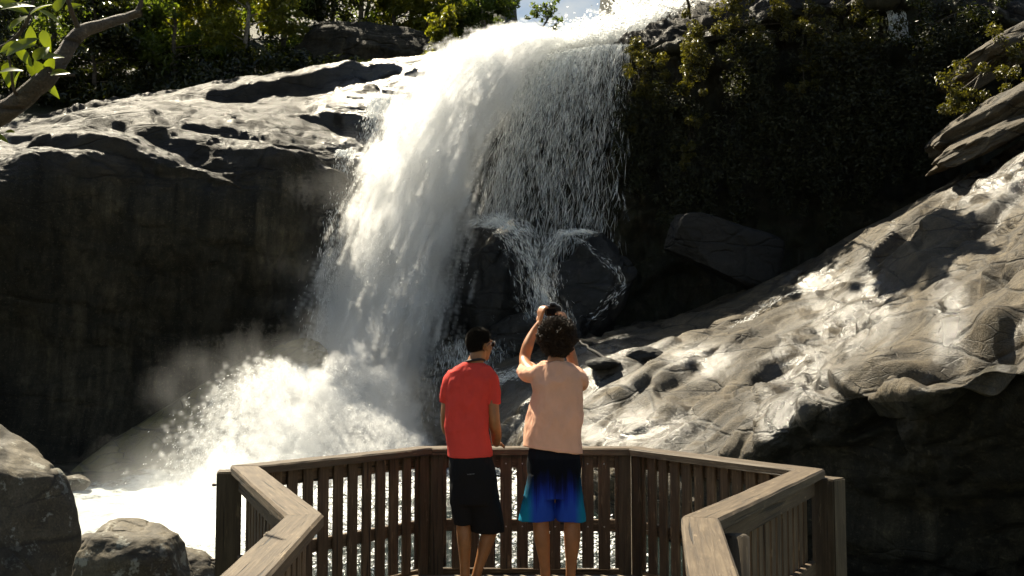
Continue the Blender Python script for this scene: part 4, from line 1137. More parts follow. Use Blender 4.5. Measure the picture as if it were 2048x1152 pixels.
SH = [
    ("sparkling shrub at the cliff corner right of the water veil", [(1282, 118, 42.6, .7), (1300, 150, 42.4, .75), (1290, 190, 42.5, .6), (1268, 225, 42.6, .45)], 'M'),
    ("shrub tumbling from the rim just right of the bare lit rock", [(1392, 62, 42.2, .7), (1400, 110, 42, .8), (1385, 150, 42, .7), (1372, 175, 42.2, .45)], 'M'),
    ("wide sunlit shrub on the rim over the dark wall", [(1450, 30, 42.3, .8), (1500, 25, 42.2, .9), (1560, 20, 42.2, .8), (1480, 70, 42, .8)], 'S'),
    ("long yellow green shrub hanging down the middle of the wall", [(1620, 30, 41.8, .8), (1640, 75, 41.6, .8), (1632, 125, 41.5, .65), (1605, 165, 41.6, .5), (1690, 70, 41.6, .9), (1700, 120, 41.6, .6)], 'S'),
    ("shrub on the rim left of the small waterfall", [(1700, 10, 42, .9), (1740, 40, 42, .7), (1720, 90, 41.8, .6)], 'S'),
    ("glossy shrub on the rim right of the small waterfall", [(1850, 40, 41, .9), (1900, 30, 40.8, 1.0), (1940, 60, 40.6, .8), (1850, 75, 41, .5), (1990, 20, 40.2, .9)], 'D'),
    ("sparse shrub creeping along the sloping rib at the upper right", [(2010, 100, 37, .7), (1960, 150, 36.6, .8), (1920, 190, 36.5, .7), (2030, 160, 35.5, .6)], 'M'),
    ("narrow trail of leaves low on the wall right of the veil", [(1390, 240, 42.2, .4), (1380, 300, 42.1, .35), (1368, 330, 42.1, .25)], 'M'),
]
for (lab, sp, m_) in SH:
    shrub(lab, sp, gt, {'D': M_LEAF_DARK, 'M': M_LEAF_OLIVE, 'S': M_LEAF_OLIVE}[m_], 130, 0.075)
G_R = "trees on the rim of the right cliff, crowns cut off by the top edge"
for (px_, d, h, cr_, lab) in [(1440, 46, 6.5, 2.0, "tree on the cliff rim above the wide shrub, cut off by the top edge"), (1580, 46, 7.5, 2.3, "tree on the cliff rim above the long hanging shrub, cut off by the top edge"),
                              (1700, 47, 7, 2.2, "tree on the rim just left of the small waterfall, cut off by the top edge"), (1880, 45, 7.5, 2.4, "tree on the cliff rim right of the small waterfall, cut off by the top edge"), (2010, 44, 6.5, 2.2, "tree on the cliff rim in the top right corner")]:
    p = at(px_, -30, d); make_tree(lab, (p[0], d, p[2] - 0.3), h, cr_, gt, M_LEAF_OLIVE, M_BARK, leaf=0.12, clumps=80, per=55, crown_lo=0.06, group=G_R)
make_tree("tree leaning far out over the cliff above the top edge, dappling the slab with shade", (7.9, 43.5, 16.3), 2.6, 2.1, gt, M_LEAF_OLIVE, M_BARK, leaf=0.2, clumps=90, per=60, crown_lo=0.7, lean=-2.0, leany=-7.0)
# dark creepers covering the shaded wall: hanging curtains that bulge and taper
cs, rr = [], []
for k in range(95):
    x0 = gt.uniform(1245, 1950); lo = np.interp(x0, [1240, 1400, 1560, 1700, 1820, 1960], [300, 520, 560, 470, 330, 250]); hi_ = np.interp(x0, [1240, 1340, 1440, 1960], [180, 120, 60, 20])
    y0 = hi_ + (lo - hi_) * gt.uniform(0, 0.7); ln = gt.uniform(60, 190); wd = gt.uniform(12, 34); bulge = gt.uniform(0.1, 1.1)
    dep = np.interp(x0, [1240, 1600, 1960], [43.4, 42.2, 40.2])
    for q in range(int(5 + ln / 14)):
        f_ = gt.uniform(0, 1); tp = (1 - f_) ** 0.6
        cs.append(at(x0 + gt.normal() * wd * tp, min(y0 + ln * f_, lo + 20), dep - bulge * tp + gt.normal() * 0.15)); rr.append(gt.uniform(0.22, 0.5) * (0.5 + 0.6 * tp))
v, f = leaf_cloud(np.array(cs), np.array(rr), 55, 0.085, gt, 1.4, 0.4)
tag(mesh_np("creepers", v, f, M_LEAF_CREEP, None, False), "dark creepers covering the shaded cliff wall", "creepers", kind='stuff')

# near tree leaning in at the top left
base = np.array([-4.0, 4.6, -1.0])
near = empty("near_tree", tuple(base), "near dark tree branch with broad bright leaves reaching in at the top left", "tree")
D = 5.2
limb = [at(-160, 330, D), at(0, 232, D), at(80, 165, D), at(125, 118, D + .1), at(160, 66, D + .15), at(205, 46, D + .2), at(255, 36, D + .3), at(284, 26, D + .3)]
tr = [base, np.array([-3.9, 4.7, 0.5]), np.array([-3.75, 4.9, 1.7]), (limb[0] + np.array([-3.75, 4.9, 1.7])) / 2]
def smooth_path(pts, n):
    A = np.asarray(pts, float); return interp_grid(np.stack([A, A], 1), n, 2)[:, 0]
pth = smooth_path(tr + limb, 60); rad = np.interp(np.linspace(0, 1, 60), [0, .3, .42, .6, .8, 1], [.11, .085, .06, .048, .032, .02])
pth = pth + vnoise(pth * 3, 3) * 0.015
v, f = tube_np(pth, rad * (1 + 0.12 * fbm(pth * 9, 3)), 14)
def z2(v): return {'wet': np.zeros(len(v)), 'moss': np.zeros(len(v))}
par(mesh_np("trunk", v, f, M_BARK, None, True, attrs=z2(v)), near)
twigs = [([at(160, 66, D + .15), at(150, 40, D + .1), at(136, 0, D), at(125, -60, D)], .018), ([at(262, 34, D + .3), at(280, 12, D + .3), at(288, -40, D + .3)], .02),
         ([at(40, 195, D), at(28, 180, D - .1), at(22, 140, D - .2), at(15, 100, D - .2)], .010), ([at(-60, 120, D), at(20, 85, D), at(60, 30, D), at(70, -40, D)], .014),
         ([at(150, 150, D), at(110, 150, D - .05), at(95, 145, D - .1)], .008), ([at(-80, 265, D - .2), at(-30, 266, D - .2), at(8, 266, D - .2)], .007)]
for pts, r in twigs:
    q = smooth_path(pts, 14); v, f = tube_np(q, np.linspace(r, r * 0.45, 14), 8)
    par(mesh_np("twig", v, f, M_BARK, None, True, attrs=z2(v)), near)
def big_leaf(p, d, nrm_, L_, W_):
    d = d / np.linalg.norm(d); w = np.cross(d, nrm_); w /= np.linalg.norm(w); nn = np.cross(w, d)
    V, m = [], 9
    for i in range(m):
        s = i / (m - 1); wd = W_ * math.sin(math.pi * s ** 0.8) ** 0.9 + 0.001
        c = p + d * L_ * s - nn * L_ * 0.25 * s * s
        V += [c - w * wd + nn * wd * 0.3, c, c + w * wd + nn * wd * 0.3]
    Fc = []
    for i in range(m - 1):
        a = i * 3; Fc += [(a, a + 3, a + 4, a + 1), (a + 1, a + 4, a + 5, a + 2)]
    return np.array(V), np.array(Fc)
LV = [(52, 130, -40, 75, 16), (12, 112, 35, 62, 15), (70, 122, 70, 40, 14), (84, 118, 25, 36, 13), (0, 105, 20, 60, 17), (15, 125, -75, 45, 14), (44, 138, -130, 50, 14), (95, 148, 60, 34, 13),
      (100, 150, 15, 34, 12), (88, 150, 120, 30, 11), (0, 20, 25, 55, 15), (-10, 5, -10, 60, 16), (60, 30, 50, 45, 13), (75, 20, -20, 45, 12), (40, 5, 30, 40, 12), (85, 60, -70, 40, 12), (110, 25, 70, 36, 11),
      (8, 266, 10, 22, 9), (-20, 268, -15, 32, 10), (130, 20, 30, 30, 10), (20, 60, 60, 45, 13), (30, 95, -45, 40, 12), (-8, 150, 20, 45, 14), (60, 95, 80, 38, 12)]
gl = np.random.default_rng(5)
for (x, y, a, L_, w) in LV:
    p = at(x, y, D - 0.15 + gl.uniform(-.15, .2)); sc = D / F
    d = np.array([math.cos(R(a)), gl.uniform(-.6, .4), math.sin(R(a))])
    nr = np.array([gl.uniform(-.5, .5), -0.7, 0.6 + gl.uniform(-.3, .5)])
    v, f = big_leaf(p, d, nr, L_ * sc * 1.15, w * sc * 0.9)
    par(mesh_np("leaf", v, f, M_LEAF_NEAR, None, True), near)

# ------------------------------------------------------------------ people
def skin_material(name, col):
    t = NT(name); v = t.coord('Object')
    c = t.mix(t.ramp(t.noise(v, 14, 5), [(0.35, 0.0), (0.65, 1.0)]), tuple(x * 0.82 for x in col), tuple(min(1, x * 1.12) for x in col))
    b = t.n('ShaderNodeBsdfPrincipled', Base__Color=c, Roughness=0.48, Normal=t.bump(t.noise(v, 160, 3), 0.15, 0.002))
    b.inputs['Subsurface Weight'].default_value = 0.12
    b.inputs['Subsurface Radius'].default_value = (0.02, 0.008, 0.004)
    return t.surf(b.outputs[0])

def cloth_material(name, col, weave=900, trans=0.12, rough=0.85):
    t = NT(name); v = t.coord('Object')
    c = t.mix(t.ramp(t.noise(v, 5, 5), [(0.35, 0.0), (0.65, 1.0)]), tuple(x * 0.9 for x in col), tuple(min(1, x * 1.06) for x in col))
    h = t.math('ADD', t.math('MULTIPLY', t.noise(v, weave, 2), 0.15), t.noise(t.mapping(v, (1, 1, 0.6)), 9, 4, 0.5, 0.6))
    b = t.n('ShaderNodeBsdfPrincipled', Base__Color=c, Roughness=rough, Normal=t.bump(h, 0.35, 0.012))
    b.inputs['Specular IOR Level'].default_value = 0.2
    tr = t.n('ShaderNodeBsdfTranslucent', Color=(*col, 1))
    return t.surf(t.n('ShaderNodeMixShader', i0=trans, i1=b.outputs[0], i2=tr.outputs[0]).outputs[0])

def boardshort_material():
    t = NT("boardshort_dye"); v = t.coord('Object')
    xyz = t.n('ShaderNodeSeparateXYZ', Vector=v)
    z = xyz.outputs[2]; x = xyz.outputs[0]
    streak = t.noise(t.mapping(v, (34, 20, 0.8)), 1.0, 3, 0.5)
    zz = t.math('ADD', z, t.math('MULTIPLY_ADD', streak, 0.34, -0.17))
    side = t.math('ABSOLUTE', t.math('SUBTRACT', x, 0.0))
    c = t.ramp(t.math('MULTIPLY_ADD', zz, -3.0, 2.75), [(0.30, (0.004, 0.005, 0.008)), (0.52, (0.006, 0.010, 0.06)), (0.78, (0.012, 0.035, 0.30)), (1.0, (0.02, 0.07, 0.42))])
    cy = t.ramp(t.math('MULTIPLY_ADD', zz, -3.0, 2.75), [(0.30, (0.004, 0.006, 0.008)), (0.6, (0.005, 0.06, 0.10)), (1.0, (0.01, 0.22, 0.36))])
    c = t.mix(t.ramp(side, [(0.135, 0.0), (0.185, 1.0)]), c, cy)
    c = t.mix(t.ramp(z, [(0.905, 0.0), (0.915, 1.0)]), c, (0.008, 0.009, 0.013))
    b = t.n('ShaderNodeBsdfPrincipled', Base__Color=c, Roughness=0.9, Normal=t.bump(t.noise(v, 12, 4), 0.3, 0.012))
    b.inputs['Specular IOR Level'].default_value = 0.12
    return t.surf(b.outputs[0])

def hair_material(name, dark, light):
    t = NT(name)
    rnd = t.n('ShaderNodeNewGeometry').outputs['Random Per Island']
    c = t.ramp(rnd, [(0.0, dark), (1.0, light)])
    b = t.n('ShaderNodeBsdfPrincipled', Base__Color=c, Roughness=0.6)
    b.inputs['Specular IOR Level'].default_value = 0.3
    return t.surf(b.outputs[0])

def smooth1(A, n):
    A = np.asarray(A, float); return interp_grid(np.stack([A, A], 1), n, 2)[:, 0]

def capped(V, F, n):
    """close a tube's two ends with fans -> triangles"""
    tri = np.concatenate([F[:, [0, 1, 2]], F[:, [0, 2, 3]]]); m = len(V) // n
    c0, c1 = V[:n].mean(0), V[-n:].mean(0); k = len(V); V = np.concatenate([V, [c0, c1]])
    i = np.arange(n); j = (i + 1) % n
    return V, np.concatenate([tri, np.stack([j, i, np.full(n, k)], -1), np.stack([i + n * (m - 1), j + n * (m - 1), np.full(n, k + 1)], -1)])

def limb(keys, n=14, res=None, close=True):
    """keys: (x, y, z, rx, ry)"""
    K = smooth1(keys, res or (len(keys) * 6))
    v, f = tube_np(K[:, :3], np.maximum(K[:, 3:5], 0.002), n)
    return capped(v, f, n)

def stack(keys, n=28, res=40, tilt=None):
    """horizontal rings (z, cx, cy, a, b[, tilt x->z, exponent])"""
    K = np.array([list(k) + [0, 2.3][len(k) - 5:] if len(k) < 7 else k for k in keys], float)
    K = smooth1(K, res); a = np.linspace(0, 2 * np.pi, n, endpoint=False)
    V = []
    for z, cx, cy, ra, rb, tl, e in K:
        c, s = np.cos(a), np.sin(a)
        x = np.sign(c) * np.abs(c) ** (2 / e) * ra; y = np.sign(s) * np.abs(s) ** (2 / e) * rb
        V.append(np.stack([cx + x, cy + y, z + tl * x], -1))
    V = np.concatenate(V); i = np.arange(len(K) * n).reshape(len(K), n); j = np.roll(i, -1, 1)
    return capped(V, np.stack([i[:-1], j[:-1], j[1:], i[1:]], -1).reshape(-1, 4), n)

def ball(c, r, nu=20, nv=14, rot=None):
    u, v_ = np.meshgrid(np.linspace(0, 2 * np.pi, nu, endpoint=False), np.linspace(0.02, np.pi - 0.02, nv))
    P = np.stack([np.cos(u) * np.sin(v_) * r[0], np.sin(u) * np.sin(v_) * r[1], np.cos(v_) * r[2]], -1).reshape(-1, 3)
    if rot is not None: P = P @ np.asarray(rot).T
    i = np.arange(nu * nv).reshape(nv, nu); j = np.roll(i, -1, 1)
    return capped(P + np.asarray(c), np.stack([i[:-1], i[1:], j[1:], j[:-1]], -1).reshape(-1, 4), nu)

def fuse(name, pieces, mat, parent, voxel=0.007, smooth=6, fold=None, subtract=None):
    """union of closed shells -> one continuous surface"""
    V, Fc, off = [], [], 0
    for v, f in pieces:
        V.append(v); Fc.append(f + off); off += len(v)
    tmp = mesh_np(name + "_t", np.concatenate(V), np.concatenate(Fc), None)
    m = tmp.modifiers.new("r", 'REMESH'); m.mode = 'VOXEL'; m.voxel_size = voxel; m.use_smooth_shade = True
    if smooth:
        s = tmp.modifiers.new("s", 'SMOOTH'); s.iterations = smooth; s.factor = 0.5
    dg = bpy.context.evaluated_depsgraph_get()
    me = bpy.data.meshes.new_from_object(tmp.evaluated_get(dg))
    bpy.data.objects.remove(tmp)
    me.name = name; n = len(me.vertices)
    if fold:
        co = np.empty(n * 3, np.float32); me.vertices.foreach_get("co", co); co = co.reshape(-1, 3)
        no = np.empty(n * 3, np.float32); me.vertex_normals.foreach_get("vector", no); no = no.reshape(-1, 3)
        co = co + no * fold(co.astype(float), no)[:, None]
        me.vertices.foreach_set("co", co.astype(np.float32).ravel()); me.update()
    me.polygons.foreach_set("use_smooth", np.full(len(me.polygons), True))
    me.materials.clear()
    if mat: me.materials.append(mat)
    o = bpy.data.objects.new(name, me); COL.objects.link(o)
    o.parent = parent
    return o

def head_pieces(c, yaw, pitch, s=1.0):
    """skull, jaw, nose, lips, brow, ears; +y is the way the face looks before turning"""
    Rm = np.array(Matrix.Rotation(-yaw, 3, 'Z') @ Matrix.Rotation(pitch, 3, 'X'))
    def T(vf):
        v, f = vf; return v * s @ Rm.T + np.asarray(c), f
    ps = [ball((0, -0.008, 0.03), (0.074, 0.092, 0.088)), ball((0, 0.03, -0.035), (0.058, 0.062, 0.075)), ball((0, 0.065, -0.085), (0.028, 0.026, 0.026)),
          ball((0, 0.098, -0.018), (0.013, 0.017, 0.022)), ball((0, 0.09, 0.008), (0.009, 0.012, 0.026)), ball((0, 0.085, -0.055), (0.024, 0.012, 0.007)), ball((0, 0.083, -0.066), (0.021, 0.012, 0.007)),
          ball((0.03, 0.078, 0.028), (0.028, 0.014, 0.009)), ball((-0.03, 0.078, 0.028), (0.028, 0.014, 0.009)),
          ball((0.077, -0.005, -0.012), (0.010, 0.021, 0.033)), ball((-0.077, -0.005, -0.012), (0.010, 0.021, 0.033)),
          ball((0.034, 0.06, -0.02), (0.026, 0.024, 0.024)), ball((-0.034, 0.06, -0.02), (0.026, 0.024, 0.024))]
    return [T(p) for p in ps], Rm

def hand_pieces(wrist, palm_dir, palm_n, side, curl, s=1.0):
    """palm + four unequal fingers + thumb; palm_dir towards the knuckles, palm_n out of the palm, side = thumb side"""
    d = np.asarray(palm_dir, float); d /= np.linalg.norm(d); n = np.asarray(palm_n, float); n -= d * (n @ d); n /= np.linalg.norm(n)
    w = np.cross(d, n) * side
    W = np.asarray(wrist, float)
    ps = [limb([(*(W), .024, .017), (*(W + d * .03 * s), .034, .016), (*(W + d * .065 * s), .039, .015), (*(W + d * .088 * s), .037, .012)], 14)]
    # orient the flattened palm: replace by three parallel rods so width runs along w
    ps = [limb([(*(W - d * .01), .019, .019), (*(W + d * .03 * s + w * o * .35), .013, .013), (*(W + d * .085 * s + w * o), .0115, .0115)], 10) for o in (-.030, -.010, .010, .030)]
    for o, L_, c_ in ((-.030, .058, curl), (-.010, .072, curl), (.010, .078, curl * .95), (.030, .070, curl * .9)):
        p = W + d * .085 * s + w * o; dirv = d.copy(); pts = [p - d * .012]
        keys = [(*pts[0], .0105, .0105), (*p, .0100, .0100)]
        for j, frac in enumerate((.45, .31, .24)):
            a = c_ * (0.8 if j == 0 else 1.0); ca, sa = math.cos(a), math.sin(a)
            dirv, n_ = dirv * ca + n * sa, None
            dirv /= np.linalg.norm(dirv)
            p = p + dirv * L_ * frac * s; keys.append((*p, .0094 - .0012 * j, .0094 - .0012 * j))
            n = n - dirv * (n @ dirv); n /= np.linalg.norm(n)
        n = np.asarray(palm_n, float); n -= d * (n @ d); n /= np.linalg.norm(n)
        ps.append(limb(keys, 10))
    p = W + d * .022 * s + w * .026; t1 = d * .62 + w * .62 + n * .45; t1 /= np.linalg.norm(t1); t2 = d * .85 + w * .12 + n * .5; t2 /= np.linalg.norm(t2)
    ps.append(limb([(*(p - t1 * .012), .013, .013), (*p, .0135, .0135), (*(p + t1 * .034), .011, .011), (*(p + t1 * .034 + t2 * .03), .0085, .0085)], 10))
    return ps

def eyes_for(name, c, Rm, parent, s=1.0):
    ps = []
    for sx in (-1, 1):
        p = np.asarray(c) + Rm @ (np.array([sx * 0.031, 0.077, 0.010]) * s); ps.append(ball(p, (0.0125, 0.0125, 0.0125), 14, 10))
    for p in ps: 
        o = mesh_np("eye", p[0], p[1], M_EYE, None, True); o.parent = parent

M_EYE = plain("eye_white", (0.7, 0.68, 0.65), 0.2)
M_SKIN_A = skin_material("tan_skin", (0.30, 0.135, 0.05)); M_SKIN_B = skin_material("light_tan_skin", (0.36, 0.155, 0.06))
M_RED = cloth_material("red_cotton", (0.72, 0.070, 0.052)); M_SALMON = cloth_material("salmon_cotton", (0.86, 0.49, 0.335), trans=0.16)
M_BLACKC = cloth_material("black_cloth", (0.008, 0.008, 0.009), trans=0.0)
M_HAIR_A = hair_material("short_dark_hair", (0.008, 0.006, 0.004), (0.03, 0.022, 0.012)); M_HAIR_B = hair_material("curly_dark_hair", (0.012, 0.007, 0.004), (0.055, 0.030, 0.014))
M_SHOE = plain("dark_sandal_rubber", (0.03, 0.028, 0.025), 0.7)
M_BLACKP = plain("black_plastic", (0.012, 0.012, 0.013), 0.32)
M_GLASS = plain("dark_lens", (0.006, 0.006, 0.008), 0.06); M_GEM = plain("silver_stud", (0.85, 0.85, 0.85), 0.15, 1.0)
M_STRAP = plain("black_strap", (0.010, 0.010, 0.010), 0.7)

def foot(ankle, toe_dir, s=1.0):
    a = np.asarray(ankle, float); d = np.array([toe_dir[0], toe_dir[1], 0.0]); d /= np.linalg.norm(d)
    return [limb([(*(a - d * .05 + [0, 0, -.055]), .028, .026), (*(a + [0, 0, -.045]), .038, .036), (*(a + d * .08 + [0, 0, -.058]), .042, .026), (*(a + d * .15 + [0, 0, -.070]), .040, .016), (*(a + d * .175 + [0, 0, -.074]), .026, .010)], 14)]

def folds(seed, amp, hem=True):
    def f(co, no):
        q = co * np.array([5.0, 5.0, 3.2]) + seed
        big = fbm(q, 3)
        w = ridged(co * np.array([7, 7, 4.0]) @ np.array([[1, 0, .35], [0, 1, .2], [-.5, -.3, 1]]) + seed * 2, 3)
        return amp * (0.55 * big + 0.35 * (w - 0.6)) * (0.25 + 0.75 * sstep(0.98, 1.15, co[:, 2]) if hem else 1.0)
    return f

def curls(name, centre, rads, n, size, mat, parent, g, mask=None, bumps=0.10, seed=1.0, coil=True):
    """tight curls: short open rings of hair standing on a scalp-shaped cloud, over a dense core"""
    d = g.normal(size=(n, 3)); d /= np.linalg.norm(d, axis=1)[:, None]
    if mask is not None: d = d[mask(d)]
    n = len(d); lump = 1 + bumps * fbm(d * 3.0 + seed, 3)
    P = np.asarray(centre) + d * np.asarray(rads) * (lump * g.uniform(0.84, 1.03, n))[:, None]
    X = np.cross(d, g.normal(size=(n, 3))); X /= np.linalg.norm(X, axis=1)[:, None]; Y = np.cross(d, X) * 0.6 + d * 0.8
    k = 7; th = np.linspace(0, 1.6 * np.pi, k); s = (size * g.uniform(0.5, 1.2, n))
    V = []
    for i, t_ in enumerate(th):
        c = P + X * (np.cos(t_) * s)[:, None] + Y * (np.sin(t_) * s)[:, None] + d * (s * 0.35 * i / k)[:, None]
        w = d * 0.3 + np.cross(X, Y) * 0.9; wd = (s * 0.20 * (1 - 0.5 * i / k))[:, None]
        V += [c - w * wd, c + w * wd]
    V = np.stack(V, 1).reshape(-1, 3)
    q = np.array([[2 * i, 2 * i + 1, 2 * i + 3, 2 * i + 2] for i in range(k - 1)])
    Fc = (np.arange(n)[:, None, None] * 2 * k + q[None]).reshape(-1, 4)
    return V, Fc

gp = np.random.default_rng(77)
# ---- man in red
A0 = np.array([(945 - 1024) / F * 6.86, 6.86, 0.0])
man = empty("person", tuple(A0), "person in red T-shirt and black knee shorts resting one hand on the railing", "person")
hc = (0.048, 0.03, 1.672); hp, RmA = head_pieces(hc, R(38), R(2), 0.98)
body = hp + [limb([(-.004, -.01, 1.46, .07, .06), (.012, -.005, 1.54, .056, .058), (.036, .012, 1.60, .054, .056), (.042, .015, 1.64, .054, .058)], 18),
    stack([(.86, 0, 0, .118, .092), (1.0, -.02, 0, .115, .088), (1.2, -.03, 0, .122, .092), (1.38, -.015, 0, .135, .096), (1.46, -.01, 0, .15, .085), (1.50, -.005, 0, .09, .06)]),
    limb([(-.135, 0, 1.45, .05, .05), (-.160, .01, 1.33, .045, .046), (-.182, .03, 1.16, .037, .039), (-.165, .16, 1.06, .036, .033), (-.10, .33, 1.0, .025, .022)], 16),
    limb([(.11, 0, 1.45, .05, .05), (.132, -.01, 1.32, .046, .047), (.152, -.01, 1.14, .040, .042), (.160, .12, 1.06, .039, .036), (.160, .28, .985, .030, .026), (.162, .36, .968, .026, .021)], 16),
    limb([(-.075, 0, .9, .066, .075), (-.075, .01, .68, .07, .075), (-.062, .015, .49, .052, .055), (-.052, .0, .36, .049, .054), (-.048, .0, .22, .036, .038), (-.046, 0, .09, .031, .034)], 18),
    limb([(.065, 0, .9, .062, .075), (.105, .03, .66, .066, .074), (.13, .06, .47, .054, .058), (.098, .04, .34, .051, .056), (.055, .03, .20, .036, .039), (.022, .03, .09, .031, .034)], 18)]
body += foot((-.046, 0, .09), (-.25, 1)) + foot((.022, .03, .09), (.35, 1))
body += hand_pieces((.162, .36, .965), (0.02, 1, -.02), (0, .02, -1), -1, 0.16) + hand_pieces((-.10, .33, 1.0), (.55, .75, -.25), (.5, -.2, -.8), 1, 0.5)
fuse("body", body, M_SKIN_A, man, 0.0052, 4)
eyes_for("eye", hc, RmA, man, 0.98)
fuse("t_shirt", [stack([(.918, -.014, 0, .153, .128, .02), (.96, -.016, 0, .152, .126), (1.05, -.03, 0, .151, .124), (1.2, -.036, 0, .152, .124), (1.33, -.024, 0, .158, .126), (1.43, -.014, 0, .162, .118), (1.485, -.008, 0, .148, .098), (1.52, .0, 0, .125, .080), (1.542, .004, 0, .088, .070), (1.552, .006, 0, .073, .064)], 40, 60),
    limb([(-.11, 0, 1.472, .058, .07), (-.145, .005, 1.42, .060, .07), (-.163, .012, 1.345, .056, .064), (-.172, .02, 1.285, .053, .060)], 22),
    limb([(.098, 0, 1.472, .056, .07), (.120, -.002, 1.42, .060, .07), (.132, -.004, 1.345, .057, .064), (.140, -.004, 1.272, .053, .060)], 22)], M_RED, man, 0.006, 5, folds(2.0, 0.022))
fuse("shorts", [stack([(.60, .0, .01, .15, .118), (.72, .01, .008, .16, .125), (.82, .004, .0, .156, .128), (.9, -.008, 0, .146, .12), (.955, -.01, 0, .138, .112)], 36, 30),
    stack([(.462, -.058, .012, .060, .085), (.55, -.066, .01, .072, .09), (.66, -.07, .005, .082, .105), (.78, -.06, 0, .085, .11)], 26, 24),
    stack([(.405, .100, .055, .116, .10, -.05), (.50, .092, .05, .118, .105), (.62, .078, .03, .105, .11), (.78, .07, .01, .09, .112)], 28, 24)], M_BLACKC, man, 0.0065, 4, folds(6.0, 0.012, False))
# short hair: cap of fine bristles over a close skull-cap, cropped above the nape
def hair_cap(c, Rm, s, n, g, front=0.45, nape=-0.62, grow=0.008):
    u = g.normal(size=(n, 3)); u /= np.linalg.norm(u, axis=1)[:, None]
    ok = (u[:, 2] > 0.42 * u[:, 1] + np.where(u[:, 1] > 0.2, 0.12, nape * (u[:, 1] < 0) - 0.1 * (u[:, 1] >= 0)))
    ok &= ~((np.abs(u[:, 0]) > 0.72) & (u[:, 2] < -0.12) & (u[:, 1] > -0.35))
    u = u[ok]; base = u * np.array([0.0765, 0.0945, 0.0905]) + np.array([0, -0.008, 0.030])
    return base * s, u
b_, u_ = hair_cap(hc, RmA, 0.98, 26000, gp)
P = b_ @ RmA.T + np.array(hc); D_ = u_ @ RmA.T
v, f = flakes(P + D_ * 0.005, D_ + gp.normal(size=P.shape) * 0.55 + np.array([0, -.2, -.4]), np.full(len(P), 0.018), np.full(len(P), 0.0035), gp)
core = []
sk, skf = ball((0, -0.008, 0.030), (0.0772, 0.0952, 0.0912), 40, 30)
kk = (sk[:, 2] - 0.030) / 0.0912; yy_ = (sk[:, 1] + 0.008) / 0.0952
keepv = (kk > 0.42 * yy_ + np.where(yy_ > 0.2, 0.14, np.where(yy_ < 0, -0.60, -0.08))) & ~((np.abs(sk[:, 0]) > 0.056) & (kk < -0.12) & (yy_ > -0.35))
skf = skf[keepv[skf].all(1)]; skw = sk * 0.98 @ RmA.T + np.array(hc)
Fq = np.concatenate([f[:, [0, 1, 2]], f[:, [0, 2, 3]]])
o = mesh_np("hair", np.concatenate([v, skw]), np.concatenate([Fq, skf + len(v)]), M_HAIR_A, None, False); o.parent = man
# nape fuzz continues down the neck as a tapered fade
# camera strap round the neck
th = np.linspace(0, 2 * np.pi, 40)
ringp = np.stack([0.010 + 0.066 * np.cos(th), 0.012 + 0.075 * np.sin(th), 1.560 - 0.012 * np.sin(th) + 0.010 * np.cos(th)], -1)
v, f = tube_np(ringp, np.tile([[0.009, 0.014]], (40, 1)), 8); o = mesh_np("neck_strap", v, f, M_STRAP, None, True); o.parent = man
# sunglasses
def headpt(p, hc, Rm, s): return np.asarray(hc) + Rm @ (np.asarray(p) * s)
gl_root = []
for sx in (-1, 1):
    q = np.array([headpt(p, hc, RmA, .98) for p in [(sx * .066, .088, .016), (sx * .080, .07, .018), (sx * .083, .03, .016), (sx * .083, -.005, .008), (sx * .079, -.02, -.006)]])
    v, f = tube_np(smooth1(q, 16), np.tile([[0.0022, 0.0075]], (16, 1)), 8); gl_root.append((v, f))
q = np.array([headpt((.07 * math.sin(a), .098 - .012 * abs(math.sin(a)), .024), hc, RmA, .98) for a in np.linspace(-1.4, 1.4, 14)]); gl_root.append(tube_np(q, np.full(14, .003), 8))
V = np.concatenate([a for a, _ in gl_root]); offs = np.cumsum([0] + [len(a) for a, _ in gl_root[:-1]]); Fc = np.concatenate([b + k for (_, b), k in zip(gl_root, offs)])
gl_o = mesh_np("sunglasses", V, Fc, M_BLACKP, None, True); gl_o.parent = man
for sx in (-1, 1):
    v, f = ball((0, 0, 0), (.029, .006, .022), 18, 12); v = np.array([headpt(p + np.array([sx * .036, .094, .008]), hc, RmA, .98) for p in v])
    o = mesh_np("lens", v, f, M_GLASS, None, True); o.parent = gl_o
for (a, b) in ((.066, .026), (.062, .016), (.067, .007)):
    v, f = ball(headpt((.085, a, b), hc, RmA, .98), (.0034, .0034, .0034), 10, 8); o = mesh_np("stud", v, f, M_GEM, None, True); o.parent = gl_o
# faint grey print at the back of the shorts
bm = bmesh.new()
for k, (x, w, h) in enumerate(((-.024, .004, .006), (-.016, .006, .005), (-.007, .006, .007), (.002, .005, .005), (.010, .004, .007), (.017, .005, .005))):
    bmesh.ops.create_cube(bm, size=1, matrix=Matrix.Translation((x, 0, .0008 * k)) @ Matrix.Diagonal((w, .0012, h, 1)))
o = mesh_bm("logo_print", bm, plain("grey_print", (0.16, 0.16, 0.17), 0.7)); o.parent = man; o.location = (0.0, -0.1300, 0.812)

